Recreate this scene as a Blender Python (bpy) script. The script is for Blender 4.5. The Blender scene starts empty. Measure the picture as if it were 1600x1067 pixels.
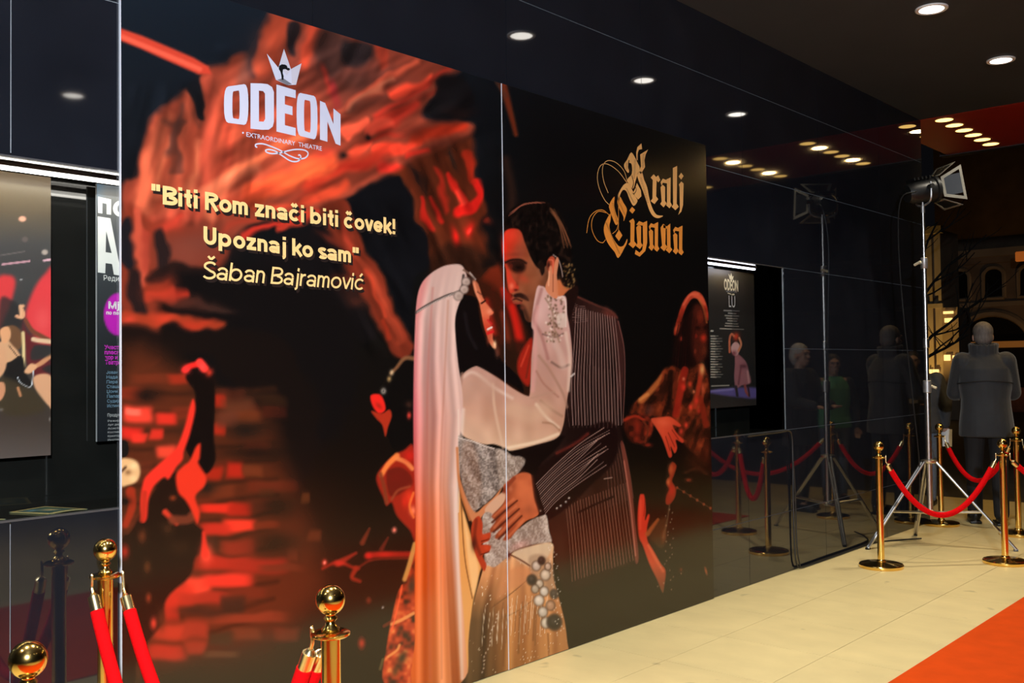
import bpy, bmesh, math, random
import numpy as np
from mathutils import Matrix, Vector
random.seed(7)
SC = bpy.context.scene
COL = SC.collection
R_ = math.radians
# ------------------------------------------------------------------ camera (measured from the wall grid: 35 mm lens, eye 1.55 m, 3.47 m off the wall)
FPX = 1540.45; CAM_Z = 1.55; CAM_Y = -3.4672
_yaw, _pit, _rol = R_(42.0755), R_(1.581), R_(-.7326)
_F = np.array([math.cos(_yaw)*math.cos(_pit), math.sin(_yaw)*math.cos(_pit), math.sin(_pit)])
_R0 = np.array([math.sin(_yaw), -math.cos(_yaw), 0.]); _U0 = np.cross(_R0, _F)
_Rt = _R0*math.cos(_rol)+_U0*math.sin(_rol); _Up = -_R0*math.sin(_rol)+_U0*math.cos(_rol)
EYE = np.array([0., CAM_Y, CAM_Z])
cam = bpy.data.cameras.new('camera'); cam.sensor_width = 36; cam.sensor_fit = 'HORIZONTAL'; cam.lens = FPX/1600*36
cam.clip_start = .05; cam.clip_end = 300
camo = bpy.data.objects.new('camera', cam); COL.objects.link(camo); SC.camera = camo
camo.matrix_world = Matrix([[_Rt[0], _Up[0], -_F[0], EYE[0]], [_Rt[1], _Up[1], -_F[1], EYE[1]], [_Rt[2], _Up[2], -_F[2], EYE[2]], [0, 0, 0, 1]])
# ------------------------------------------------------------------ night sky, exposure
W = bpy.data.worlds.new('night'); SC.world = W; W.use_nodes = True
W.node_tree.nodes['Background'].inputs[0].default_value = (.004, .004, .005, 1)
W.node_tree.nodes['Background'].inputs[1].default_value = .6
vs = SC.view_settings; vs.view_transform = 'Standard'; vs.look = 'None'; vs.gamma = 1; vs.use_curve_mapping = False
vs.exposure = 0.0
# lamp powers (ceiling lamps sit in their fixtures; the cool facade fill is added)
W_DOWN, W_AMBER, W_STREET, W_FILL = 16, 8, 900, 2050
COL_DOWN, COL_AMBER = (1, .90, .72), (1, .66, .26)
# ------------------------------------------------------------------ measuring: the photo's calibrated pixels <-> the plane of the facade
def wall_xz(px, py, Y=0.):
    d = _F+_Rt*(px-800)/FPX-_Up*(py-533.5)/FPX; p = EYE+d*(Y-EYE[1])/d[1]
    return p[0], p[2]
def wall_uv(X, Z, Y=0.):
    v = np.stack([X-EYE[0], np.full_like(X, Y-EYE[1]), Z-EYE[2]], -1); z = v@_F
    return 800+FPX*(v@_Rt)/z, 533.5-FPX*(v@_Up)/z
# ------------------------------------------------------------------ materials
MATS = {}
def lin(c):
    c = np.asarray(c, float)/255.; return tuple(np.where(c <= .04045, c/12.92, ((c+.055)/1.055)**2.4))
def mat(name, col, rough=.5, metal=0., var=.12, scale=9., bump=0., spec=.5, coat=0., emit=None, es=0., sheen=0., ior=1.5, stretch=(1, 1, 1), detail=4, objvar=0.):
    if name in MATS: return MATS[name]
    m = bpy.data.materials.new(name); m.use_nodes = True; nt = m.node_tree; n = nt.nodes; b = n['Principled BSDF']; l = nt.links
    b.inputs['Roughness'].default_value = rough; b.inputs['Metallic'].default_value = metal; b.inputs['IOR'].default_value = ior
    b.inputs['Specular IOR Level'].default_value = spec; b.inputs['Coat Weight'].default_value = coat; b.inputs['Coat Roughness'].default_value = .05
    b.inputs['Sheen Weight'].default_value = sheen
    col = tuple(col)+(1,) if len(col) == 3 else col
    tc = n.new('ShaderNodeTexCoord'); mp = n.new('ShaderNodeMapping'); mp.inputs['Scale'].default_value = stretch; nz = n.new('ShaderNodeTexNoise')
    nz.inputs['Scale'].default_value = scale; nz.inputs['Detail'].default_value = detail
    l.new(tc.outputs['Object'], mp.inputs[0]); l.new(mp.outputs[0], nz.inputs['Vector'])
    mr = n.new('ShaderNodeMapRange'); mr.inputs[1].default_value = .25; mr.inputs[2].default_value = .75; mr.inputs[3].default_value = 1-var; mr.inputs[4].default_value = 1+var
    l.new(nz.outputs[0], mr.inputs[0]); last = mr.outputs[0]
    if objvar:
        oi = n.new('ShaderNodeObjectInfo'); m2 = n.new('ShaderNodeMapRange'); m2.inputs[3].default_value = 1-objvar; m2.inputs[4].default_value = 1+objvar
        l.new(oi.outputs['Random'], m2.inputs[0]); mm = n.new('ShaderNodeMath'); mm.operation = 'MULTIPLY'; l.new(last, mm.inputs[0]); l.new(m2.outputs[0], mm.inputs[1]); last = mm.outputs[0]
    mx = n.new('ShaderNodeVectorMath'); mx.operation = 'SCALE'; mx.inputs[0].default_value = col[:3]; l.new(last, mx.inputs['Scale']); l.new(mx.outputs[0], b.inputs['Base Color'])
    if bump:
        bp = n.new('ShaderNodeBump'); bp.inputs['Strength'].default_value = bump; bp.inputs['Distance'].default_value = .004; l.new(nz.outputs[0], bp.inputs['Height']); l.new(bp.outputs[0], b.inputs['Normal'])
    if emit: b.inputs['Emission Color'].default_value = tuple(emit)+(1,); b.inputs['Emission Strength'].default_value = es
    MATS[name] = m; return m
def print_mat(name, rough=.3, gain=1., ior=1.5):
    m = bpy.data.materials.new(name); m.use_nodes = True; nt = m.node_tree; n = nt.nodes; b = n['Principled BSDF']
    a = n.new('ShaderNodeAttribute'); a.attribute_name = 'Print'; s = n.new('ShaderNodeVectorMath'); s.operation = 'SCALE'; s.inputs['Scale'].default_value = gain
    nt.links.new(a.outputs['Color'], s.inputs[0]); nt.links.new(s.outputs[0], b.inputs['Base Color']); b.inputs['Roughness'].default_value = rough; b.inputs['IOR'].default_value = ior
    MATS[name] = m; return m
def glass_mat(name):
    m = bpy.data.materials.new(name); m.use_nodes = True; nt = m.node_tree; n = nt.nodes; n.remove(n['Principled BSDF'])
    t = n.new('ShaderNodeBsdfTransparent'); t.inputs[0].default_value = (.93, .95, .94, 1); g = n.new('ShaderNodeBsdfGlossy'); g.inputs['Roughness'].default_value = .01
    f = n.new('ShaderNodeFresnel'); f.inputs[0].default_value = 1.5; x = n.new('ShaderNodeMixShader'); l = nt.links
    ge = n.new('ShaderNodeNewGeometry'); k = n.new('ShaderNodeMath'); k.operation = 'SUBTRACT'; k.inputs[0].default_value = 1; l.new(ge.outputs['Backfacing'], k.inputs[1])   # the pane reflects at its outer face only
    p = n.new('ShaderNodeMath'); p.operation = 'MULTIPLY'; l.new(k.outputs[0], p.inputs[0]); l.new(f.outputs[0], p.inputs[1])
    l.new(p.outputs[0], x.inputs[0]); l.new(t.outputs[0], x.inputs[1]); l.new(g.outputs[0], x.inputs[2]); l.new(x.outputs[0], n['Material Output'].inputs[0])
    MATS[name] = m; return m
# ------------------------------------------------------------------ mesh helpers
def link(name, me, m=None, parent=None, loc=None):
    o = bpy.data.objects.new(name, me); COL.objects.link(o)
    if m is not None and me is not None and not me.materials: me.materials.append(m)
    if parent is not None: o.parent = parent
    if loc is not None: o.location = loc
    return o
def obj(name, bm, m, parent=None, loc=None, smooth=False):
    me = bpy.data.meshes.new(name); bmesh.ops.recalc_face_normals(bm, faces=bm.faces); bm.to_mesh(me); bm.free()
    if smooth: smooth_me(me)
    return link(name, me, m, parent, loc)
def smooth_me(me, ang=35):
    me.polygons.foreach_set('use_smooth', [True]*len(me.polygons))
    try: me.set_sharp_from_angle(angle=R_(ang))
    except Exception: pass
def empty(name, loc, rz=0.):
    o = bpy.data.objects.new(name, None); COL.objects.link(o); o.location = loc; o.rotation_euler = (0, 0, rz); o.empty_display_size = .1; return o
def tag(o, label, cat, group=None):
    o['label'] = label; o['category'] = cat
    if group: o['group'] = group
    return o
def struct(o): o['kind'] = 'structure'; return o
def box(bm, x0, x1, y0, y1, z0, z1, bev=0.):
    v = bmesh.ops.create_cube(bm, size=1)['verts']
    for q in v: q.co = Vector(((x0+x1)/2+q.co.x*(x1-x0), (y0+y1)/2+q.co.y*(y1-y0), (z0+z1)/2+q.co.z*(z1-z0)))
    if bev: bmesh.ops.bevel(bm, geom=list({e for q in v for e in q.link_edges}), offset=bev, segments=2, affect='EDGES', clamp_overlap=True)
    return v
def boxm(*a, **k): bm = bmesh.new(); box(bm, *a, **k); return bm
def lathe(prof, n=32, bm=None, cap=True):
    bm = bm or bmesh.new(); rings = []
    for r, z in prof: rings.append([bm.verts.new((r*math.cos(2*math.pi*k/n), r*math.sin(2*math.pi*k/n), z)) for k in range(n)])
    for a, b in zip(rings, rings[1:]):
        for k in range(n): bm.faces.new((a[k], a[(k+1) % n], b[(k+1) % n], b[k]))
    if cap:
        bm.faces.new(rings[0][::-1]); bm.faces.new(rings[-1])
    return bm
def tube(pts, r, n=10, bm=None, cap=True, r1=None):
    """tube along a polyline, radius r (-> r1)"""
    bm = bm or bmesh.new(); P = [Vector(p) for p in pts]; rings = []; up = None
    for i, p in enumerate(P):
        t = ((P[min(i+1, len(P)-1)]-p).normalized()+(p-P[max(i-1, 0)]).normalized())
        t = t.normalized() if t.length > 1e-6 else Vector((0, 0, 1))
        if up is None: up = t.orthogonal().normalized()
        up = (up-t*up.dot(t)).normalized(); s = t.cross(up)
        rr = r if r1 is None else r+(r1-r)*i/(len(P)-1)
        rings.append([bm.verts.new(p+(up*math.cos(2*math.pi*k/n)+s*math.sin(2*math.pi*k/n))*rr) for k in range(n)])
    for a, b in zip(rings, rings[1:]):
        for k in range(n): bm.faces.new((a[k], a[(k+1) % n], b[(k+1) % n], b[k]))
    if cap: bm.faces.new(rings[0][::-1]); bm.faces.new(rings[-1])
    return bm
def ell(bm, c, r, n=16, m=10, rot=None):
    v = bmesh.ops.create_uvsphere(bm, u_segments=n, v_segments=m, radius=1)['verts']
    for q in v:
        p = Vector((q.co.x*r[0], q.co.y*r[1], q.co.z*r[2]))
        if rot is not None: p = rot @ p
        q.co = p+Vector(c)
    return v
def caps(bm, p, q, r0, r1, n=12):
    """tapered capsule"""
    p, q = Vector(p), Vector(q); tube([p, p.lerp(q, .5), q], r0, n, bm, True, r1); ell(bm, p, (r0,)*3, n, 8); ell(bm, q, (r1,)*3, n, 8)
def remesh(name, bm, voxel, m, parent=None, smooth=4):
    """melts the lumps in bm into one continuous skin"""
    me = bpy.data.meshes.new(name); bm.to_mesh(me); bm.free(); o = link(name, me)
    r = o.modifiers.new('r', 'REMESH'); r.mode = 'VOXEL'; r.voxel_size = voxel
    if smooth: s = o.modifiers.new('s', 'SMOOTH'); s.factor = .5; s.iterations = smooth
    dg = bpy.context.evaluated_depsgraph_get(); m2 = bpy.data.meshes.new_from_object(o.evaluated_get(dg)); bpy.data.objects.remove(o); bpy.data.meshes.remove(me)
    m2.name = name; m2.polygons.foreach_set('use_smooth', [True]*len(m2.polygons)); m2.materials.clear()
    return link(name, m2, m, parent)
def grid_print(name, xs, zs, Y, colors, m, parent):
    """a printed face: regular sheet of vertices in the plane Y with one printed colour per vertex (linear)"""
    nx, nz = len(xs), len(zs); X, Z = np.meshgrid(xs, zs); co = np.stack([X, np.full_like(X, Y), Z], -1).reshape(-1, 3).astype(np.float32)
    a = (np.arange(nz-1)[:, None]*nx+np.arange(nx-1)[None]).ravel(); q = np.stack([a, a+1, a+nx+1, a+nx], -1).astype(np.int32)
    me = bpy.data.meshes.new(name); me.vertices.add(len(co)); me.vertices.foreach_set('co', co.ravel()); me.loops.add(q.size); me.loops.foreach_set('vertex_index', q.ravel())
    me.polygons.add(len(q)); me.polygons.foreach_set('loop_start', np.arange(0, q.size, 4, dtype=np.int32)); me.update(calc_edges=True)
    at = me.color_attributes.new('Print', 'FLOAT_COLOR', 'POINT'); at.data.foreach_set('color', np.hstack([colors, np.ones((len(co), 1))]).astype(np.float32).ravel())
    return link(name, me, m, parent)
def to_lin(c255, gain=1.):
    c = np.clip(c255/255., 0, 1); return np.where(c <= .04045, c/12.92, ((c+.055)/1.055)**2.4)*gain
# ------------------------------------------------------------------ print painter
class Paint:
    """paints a flat print: one colour (sRGB 0..255) per vertex of a board, addressed by design coordinates U,V"""
    def __init__(s, U, V, base):
        s.U, s.V = U.ravel().astype(np.float32), V.ravel().astype(np.float32)
        s.c = np.empty((s.U.size, 3), np.float32); s.c[:] = base
    def idx(s, x0, y0, x1, y1):
        return np.nonzero((s.U > x0) & (s.U < x1) & (s.V > y0) & (s.V < y1))[0]
    @staticmethod
    def cr(p, closed, n=6):
        p = np.array(p, float)
        if closed: q = np.vstack([p[-1], p, p[0], p[1]])
        else: q = np.vstack([2*p[0]-p[1], p, 2*p[-1]-p[-2]])
        t = np.linspace(0, 1, n, endpoint=False)[:, None]; out = []
        for i in range(1, len(q)-2):
            a, b, c, d = q[i-1], q[i], q[i+1], q[i+2]
            out.append(.5*(2*b+(c-a)*t+(2*a-5*b+4*c-d)*t**2+(3*b-a-3*c+d)*t**3))
        out = np.vstack(out)
        return out if closed else np.vstack([out, p[-1]])
    def mix(s, i, al, col):
        if callable(col): col = np.asarray(col(s.U[i], s.V[i]), np.float32)
        else: col = np.asarray(col, np.float32)
        al = al[:, None].astype(np.float32)
        s.c[i] = s.c[i]*(1-al)+col*al
    def poly(s, pts, col, soft=1.2, a=1., smooth=True):
        p = s.cr(pts, True, 5) if smooth else np.array(pts, float)
        m = soft+1; i = s.idx(p[:, 0].min()-m, p[:, 1].min()-m, p[:, 0].max()+m, p[:, 1].max()+m)
        if i.size == 0: return
        x, y = s.U[i], s.V[i]; d2 = np.full(i.size, 1e9, np.float32); ins = np.zeros(i.size, bool)
        for k in range(len(p)):
            ax, ay = p[k]; bx, by = p[(k+1) % len(p)]; ex, ey = bx-ax, by-ay; L = ex*ex+ey*ey+1e-9
            t = np.clip(((x-ax)*ex+(y-ay)*ey)/L, 0, 1)
            d2 = np.minimum(d2, (x-ax-t*ex)**2+(y-ay-t*ey)**2)
            c = (ay > y) != (by > y)
            if c.any():
                with np.errstate(divide='ignore', invalid='ignore'):
                    ins ^= c & (x < ex*(y-ay)/(ey if ey else 1e-9)+ax)
        sd = np.sqrt(d2)*np.where(ins, 1, -1)
        al = np.clip(sd/(2*soft)+.5, 0, 1); al = al*al*(3-2*al)*a
        k = al > .002; s.mix(i[k], al[k], col)
    def line(s, pts, w, col, soft=1., a=1., w2=None, smooth=True):
        p = s.cr(pts, False, 6) if (smooth and len(pts) > 2) else np.array(pts, float)
        w2 = w if w2 is None else w2; m = max(w, w2)+soft+1
        i = s.idx(p[:, 0].min()-m, p[:, 1].min()-m, p[:, 0].max()+m, p[:, 1].max()+m)
        if i.size == 0: return
        x, y = s.U[i], s.V[i]; best = np.full(i.size, -1e9, np.float32); n = len(p)-1
        for k in range(n):
            ax, ay = p[k]; ex, ey = p[k+1]-p[k]; L = ex*ex+ey*ey+1e-9
            t = np.clip(((x-ax)*ex+(y-ay)*ey)/L, 0, 1)
            ww = w+(w2-w)*(k+t)/n
            best = np.maximum(best, ww/2-np.sqrt((x-ax-t*ex)**2+(y-ay-t*ey)**2))
        al = np.clip(best/(2*soft)+.5, 0, 1); al = al*al*(3-2*al)*a
        k = al > .002; s.mix(i[k], al[k], col)
    def blob(s, x, y, rx, ry, col, a=1., rot=0., p=1.):
        m = 2.6*max(rx, ry); i = s.idx(x-m, y-m, x+m, y+m)
        if i.size == 0: return
        c, sn = np.cos(np.radians(rot)), np.sin(np.radians(rot))
        u, v = s.U[i]-x, s.V[i]-y; q = ((u*c+v*sn)/rx)**2+((v*c-u*sn)/ry)**2
        s.mix(i, a*np.exp(-q**p*.9), col)
    @staticmethod
    def noise(x, y, sc, seed=0):
        x = x/sc+seed*17.3; y = y/sc+seed*31.7; xi, yi = np.floor(x), np.floor(y); fx, fy = x-xi, y-yi
        fx, fy = fx*fx*(3-2*fx), fy*fy*(3-2*fy)
        h = lambda a, b: np.mod(np.sin(a*127.1+b*311.7+seed*74.7)*43758.5453, 1.)
        return (h(xi, yi)*(1-fx)+h(xi+1, yi)*fx)*(1-fy)+(h(xi, yi+1)*(1-fx)+h(xi+1, yi+1)*fx)*fy
def ramp(t, stops):
    t = np.asarray(t, float); xs = [k for k, _ in stops]; cs = np.array([c for _, c in stops], float)
    return np.stack([np.interp(t, xs, cs[:, j]) for j in range(3)], -1)
def paint_mural(P):
    L, Y, B = P.line, P.poly, P.blob; N = P.noise
    # ground tone of the print
    i = np.arange(P.U.size)
    base = ramp(P.V, [(0, (22, 29, 37)), (260, (17, 19, 23)), (480, (15, 14, 13)), (700, (20, 14, 11)), (900, (34, 20, 12)), (1067, (34, 24, 15))])
    base2 = ramp(P.V, [(0, (16, 18, 22)), (250, (12, 12, 13)), (640, (13, 10, 9)), (850, (28, 19, 11)), (1000, (38, 28, 15))])
    k = np.clip((P.U-640)/200, 0, 1)[:, None]
    P.c[:] = base*(1-k)+base2*k
    # ---- burning timbers, upper left (painted through a wavering domain: out-of-focus fire)
    U0, V0 = P.U.copy(), P.V.copy()
    P.U = U0+(N(U0, V0, 30, 21)-.5)*15+(N(U0, V0, 13, 22)-.5)*5; P.V = V0+(N(U0, V0, 30, 23)-.5)*13+(N(U0, V0, 13, 24)-.5)*4
    Y([(213, 276), (218, 244), (234, 202), (255, 168), (276, 155), (289, 143), (300, 160), (309, 181), (323, 184), (316, 131), (312, 112), (344, 103), (365, 87), (386, 89), (394, 121), (401, 120), (402, 87), (413, 52), (431, 22), (480, 25), (560, 40), (640, 70), (712, 106), (690, 128), (690, 147), (665, 166), (662, 186), (690, 192), (718, 186), (742, 198), (728, 216), (640, 262), (609, 273), (573, 291), (540, 312), (470, 345), (400, 350), (330, 395), (260, 420), (196, 455), (188, 300), (200, 282)], (138, 58, 40), 7)
    Y([(300, 185), (345, 150), (430, 130), (520, 150), (560, 170), (500, 220), (400, 300), (300, 320), (215, 330), (222, 260), (260, 210)], (176, 72, 48), 20, .8)
    B(520, 100, 70, 40, (92, 50, 42), .85, 10); B(450, 120, 50, 40, (140, 60, 44), .6); B(585, 130, 40, 26, (110, 54, 44), .7, -20)
    # left flame tongues
    for p, w, w2, c, a in [([(222, 330), (232, 260), (246, 215), (262, 180)], 30, 8, (196, 92, 62), .8), ([(262, 330), (275, 260), (286, 200), (290, 150)], 26, 6, (200, 88, 60), .8),
            ([(300, 330), (318, 250), (330, 190), (325, 125)], 34, 12, (206, 82, 58), .85), ([(340, 300), (352, 230), (352, 150)], 26, 14, (190, 70, 48), .7),
            ([(245, 300), (255, 250), (262, 214)], 12, 6, (226, 112, 74), .8), ([(285, 320), (300, 268), (312, 226)], 18, 6, (232, 116, 78), .9), ([(330, 330), (352, 280), (396, 246)], 22, 10, (232, 116, 78), .8)]:
        L(p, w, c, 8, a, w2)
    for p, w, w2, a in [([(262, 235), (268, 200), (280, 165)], 12, 5, .75), ([(276, 262), (272, 225), (276, 190)], 9, 12, .7), ([(268, 195), (256, 190)], 10, 8, .5), ([(300, 175), (312, 200), (316, 150)], 10, 8, .35)]:
        L(p, w, (84, 50, 42), 5, a, w2)
    Y([(289, 143), (300, 160), (309, 181), (322, 183), (317, 140), (312, 116), (302, 125)], (22, 23, 27), 4, .95)
    # upper tongues
    L([(436, 20), (424, 60), (412, 110)], 34, (170, 66, 42), 8, .9, 26)
    L([(490, 38), (486, 70), (470, 100)], 24, (190, 66, 42), 7, .85, 18)
    Y([(450, 28), (467, 36), (466, 60), (456, 84), (446, 78), (444, 50)], (34, 28, 30), 5, .95)
    Y([(500, 45), (545, 56), (536, 110), (510, 120), (494, 90)], (74, 46, 40), 10, .9)
    Y([(537, 58), (584, 70), (576, 96), (550, 104), (536, 90)], (34, 28, 29), 7, .95)
    B(385, 120, 10, 34, (100, 62, 52), .7, 10); B(412, 84, 9, 26, (140, 62, 44), .6)
    L([(596, 75), (598, 100)], 16, (176, 58, 38), 6, .8)
    L([(505, 110), (512, 140)], 12, (178, 52, 40), 6, .8); L([(520, 130), (524, 165)], 14, (170, 40, 44), 6, .7)
    B(560, 125, 30, 18, (96, 56, 46), .7, -20); B(540, 160, 28, 16, (120, 58, 44), .6, -30)
    # bright diagonal streaks (main beam)
    for p, w, w2, c, a, so in [
            ([(520, 190), (560, 158), (610, 122), (655, 92)], 16, 10, (226, 92, 62), .95, 5), ([(545, 168), (590, 138), (612, 126)], 7, 4, (250, 138, 98), .8, 4),
            ([(610, 145), (650, 132), (676, 118)], 17, 10, (244, 74, 48), 1, 5), ([(590, 180), (620, 158), (700, 112)], 12, 6, (214, 56, 40), .8, 6),
            ([(600, 195), (635, 170), (650, 160)], 26, 14, (226, 58, 40), .9, 7), ([(655, 150), (690, 142)], 10, 5, (150, 48, 34), .8, 5),
            ([(540, 208), (556, 196), (570, 188)], 22, 14, (246, 92, 62), .95, 5), ([(578, 200), (592, 196), (612, 190)], 20, 14, (248, 84, 58), .95, 5),
            ([(548, 242), (565, 234), (580, 226)], 18, 12, (244, 80, 52), .95, 5), ([(596, 240), (625, 232), (650, 222)], 24, 14, (238, 66, 42), .95, 6),
            ([(640, 240), (672, 234)], 10, 6, (228, 52, 36), .9, 4), ([(650, 215), (690, 205), (722, 196)], 22, 16, (168, 44, 24), .95, 6),
            ([(600, 262), (625, 262), (634, 264)], 16, 8, (220, 48, 36), .9, 5),
            ([(490, 285), (520, 268), (590, 248)], 34, 16, (206, 58, 36), .9, 8), ([(488, 275), (508, 268), (520, 262)], 18, 12, (246, 96, 54), .9, 6),
            ([(330, 300), (400, 252), (460, 222), (505, 200)], 14, 10, (244, 116, 74), .9, 5), ([(300, 312), (345, 288), (400, 262)], 20, 12, (240, 122, 84), .8, 7),
            ([(400, 305), (450, 275), (510, 248)], 34, 22, (232, 84, 46), .95, 9), ([(430, 296), (480, 276), (505, 262)], 12, 8, (252, 110, 58), .8, 6),
            ([(350, 325), (410, 300), (470, 290)], 26, 14, (170, 58, 36), .6, 8), ([(480, 318), (520, 302), (548, 285)], 20, 12, (222, 74, 44), .9, 6),
            ([(420, 330), (480, 318), (500, 312)], 12, 8, (206, 66, 42), .7, 6), ([(440, 355), (470, 342), (500, 335)], 12, 8, (214, 60, 40), .8, 5),
            ([(375, 372), (408, 358), (440, 348)], 10, 6, (206, 50, 36), .9, 4), ([(330, 372), (362, 352), (400, 346)], 14, 6, (160, 52, 34), .8, 6),
            ([(205, 350), (230, 345), (285, 330)], 20, 10, (208, 84, 60), .8, 7), ([(245, 362), (268, 352), (285, 340)], 14, 8, (206, 62, 44), .85, 5)]:
        L(p, w, c, so, a, w2)
    B(556, 165, 26, 7, (88, 48, 38), .8, -30); B(530, 190, 18, 5, (110, 46, 36), .6, -25); B(630, 200, 16, 6, (120, 44, 30), .6, -20)
    B(577, 213, 5, 8, (26, 20, 20), .95, -25); B(534, 244, 9, 6, (30, 22, 20), .95); B(505, 240, 18, 8, (140, 44, 34), .7, -20)
    B(600, 215, 30, 5, (170, 40, 28), .7, -15); B(560, 258, 40, 6, (160, 36, 26), .7, -14); B(495, 297, 34, 5, (150, 42, 28), .7, -20)
    B(664, 150, 8, 8, (90, 40, 30), .5); B(650, 205, 14, 10, (120, 46, 32), .6)
    Y([(690, 128), (700, 120), (730, 128), (735, 160), (700, 182), (672, 186), (664, 170), (684, 150)], (20, 17, 18), 6, .9)
    B(720, 175, 20, 8, (46, 28, 26), .8, -10)
    # streaked glow: grain of the beam, licks of flame
    def grain(x0, y0, x1, y1, ang, lo, hi, a=1.):
        i = P.idx(x0, y0, x1, y1); x, y = U0[i], V0[i]; c, sn = np.cos(np.radians(ang)), np.sin(np.radians(ang))
        al, ac = x*c+y*sn, y*c-x*sn
        t = N(al, ac*4.6, 70, 31)*.55+N(al, ac*4, 34, 32)*.3+N(x, y, 22, 33)*.15
        m = np.clip(np.minimum(np.minimum(x-x0, x1-x), np.minimum(y-y0, y1-y))/30, 0, 1)*a
        P.c[i] *= (1+(lo+(hi-lo)*t-1)*m)[:, None]
    grain(330, 60, 760, 350, -30, .5, 1.55); grain(188, 120, 420, 345, -76, .5, 1.42); grain(400, 20, 620, 150, -62, .45, 1.45); grain(187, 320, 360, 520, -80, .45, 1.4)
    # hanging planks on the right of the beam
    Y([(612, 272), (640, 256), (728, 214), (738, 240), (750, 285), (764, 330), (752, 352), (770, 400), (790, 430), (770, 500), (700, 470), (672, 400), (652, 372), (640, 330), (625, 290)], (88, 36, 20), 7)
    for p, w, w2, c, a in [([(696, 268), (712, 295), (728, 322)], 9, 14, (230, 40, 28), .95), ([(748, 285), (752, 308), (736, 326), (722, 330)], 12, 22, (216, 30, 24), .9), ([(712, 297), (722, 318)], 8, 12, (255, 66, 48), .9),
            ([(680, 262), (692, 300), (700, 330)], 8, 8, (180, 40, 26), .8), ([(655, 310), (664, 340), (672, 358)], 10, 12, (190, 34, 24), .9), ([(676, 310), (684, 330), (690, 344)], 7, 8, (206, 36, 26), .9),
            ([(728, 240), (736, 262), (744, 284)], 16, 12, (170, 36, 20), .7), ([(700, 245), (720, 290)], 8, 8, (120, 50, 26), .6), ([(636, 300), (660, 366)], 8, 8, (120, 48, 28), .6)]:
        L(p, w, c, 4, a, w2)
    B(650, 276, 6, 22, (24, 18, 18), .9, -18); B(663, 292, 4, 16, (40, 24, 20), .8, -18); B(705, 244, 4, 18, (50, 34, 28), .8, -14)
    B(712, 370, 6, 13, (226, 34, 26), 1, -12); B(737, 360, 7, 10, (200, 32, 24), .95, -10); B(737, 362, 3, 4, (250, 60, 50), .9); B(764, 348, 7, 6, (120, 36, 24), .9)
    Y([(672, 420), (700, 380), (760, 390), (786, 410), (786, 470), (740, 500), (690, 440)], (34, 20, 14), 10, .75)
    B(768, 408, 16, 10, (18, 13, 12), .9); B(680, 385, 14, 20, (70, 34, 20), .6, -30)
    Y([(740, 445), (790, 420), (792, 560), (772, 540), (760, 490)], (104, 34, 18), 5, .9)
    for p in ([(768, 450), (776, 480)], [(784, 450), (790, 500)], [(776, 500), (786, 530)]): L(p, 8, (176, 34, 22), 3, .8)
    grain(600, 200, 800, 440, 68, .4, 1.5)
    # black wedge under the beam and leaning plank
    Y([(545, 315), (573, 293), (609, 276), (626, 273), (634, 300), (660, 370), (672, 410), (650, 440), (642, 520), (620, 480), (585, 405), (560, 350)], (16, 16, 19), 4)
    Y([(506, 330), (540, 312), (562, 360), (584, 408), (622, 490), (648, 545), (640, 565), (612, 548), (590, 515), (560, 455), (540, 416), (520, 372)], (118, 44, 28), 5)
    for p, w, w2, c, a in [([(548, 370), (570, 420), (600, 480), (628, 530)], 10, 14, (158, 60, 38), .8), ([(536, 350), (548, 380)], 10, 8, (176, 60, 40), .8), ([(566, 420), (600, 490)], 7, 8, (196, 66, 40), .8), ([(596, 500), (606, 530)], 8, 6, (176, 52, 30), .8), ([(540, 380), (556, 420)], 14, 10, (130, 46, 30), .6)]:
        L(p, w, c, 4, a, w2)
    Y([(430, 380), (500, 350), (538, 390), (545, 430), (585, 520), (540, 520), (440, 470), (380, 430)], (19, 16, 17), 9, .9)
    B(545, 440, 22, 12, (96, 40, 28), .8, 20); B(556, 470, 20, 10, (70, 34, 26), .7, 20); B(520, 370, 22, 6, (140, 50, 34), .6, 25)
    grain(490, 300, 660, 570, 62, .5, 1.4)
    # lower left of the fire: charred posts
    Y([(188, 330), (240, 340), (330, 360), (360, 380), (330, 420), (250, 445), (250, 560), (188, 560)], (120, 46, 30), 8, .95)
    L([(214, 330), (217, 400), (222, 440)], 16, (200, 82, 58), 5, .8, 12); L([(225, 360), (222, 420)], 10, (160, 58, 42), 5, .8)
    B(300, 385, 50, 26, (110, 56, 44), .9, -15); B(262, 350, 22, 8, (196, 60, 42), .8, -12); B(280, 400, 30, 20, (120, 58, 44), .8)
    Y([(188, 345), (200, 340), (209, 370), (208, 415), (198, 425), (188, 405)], (26, 24, 28), 5); Y([(236, 362), (252, 352), (260, 380), (256, 420), (244, 432), (240, 400)], (32, 24, 24), 6, .95)
    Y([(228, 434), (245, 414), (300, 414), (330, 424), (260, 440)], (30, 20, 18), 6, .95)
    Y([(196, 430), (212, 425), (226, 455), (232, 490), (222, 500), (206, 490)], (30, 22, 22), 6, .95)
    Y([(270, 455), (290, 425), (380, 415), (470, 430), (560, 520), (500, 700), (300, 560), (262, 520)], (17, 14, 14), 14, .97)
    B(248, 452, 20, 16, (150, 48, 30), .95); L([(250, 462), (290, 462)], 10, (184, 46, 30), 5, .9); L([(235, 462), (262, 462)], 18, (190, 56, 36), 6, .7)
    L([(190, 492), (230, 500), (275, 497), (345, 510)], 20, (150, 52, 30), 6, .95, 14); B(255, 497, 16, 8, (196, 58, 36), .9); B(305, 505, 22, 7, (176, 50, 30), .9); B(198, 500, 10, 8, (190, 60, 40), .9)
    B(290, 472, 40, 8, (84, 40, 30), .8, 8); B(330, 478, 30, 6, (60, 38, 32), .7, 8)
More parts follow.
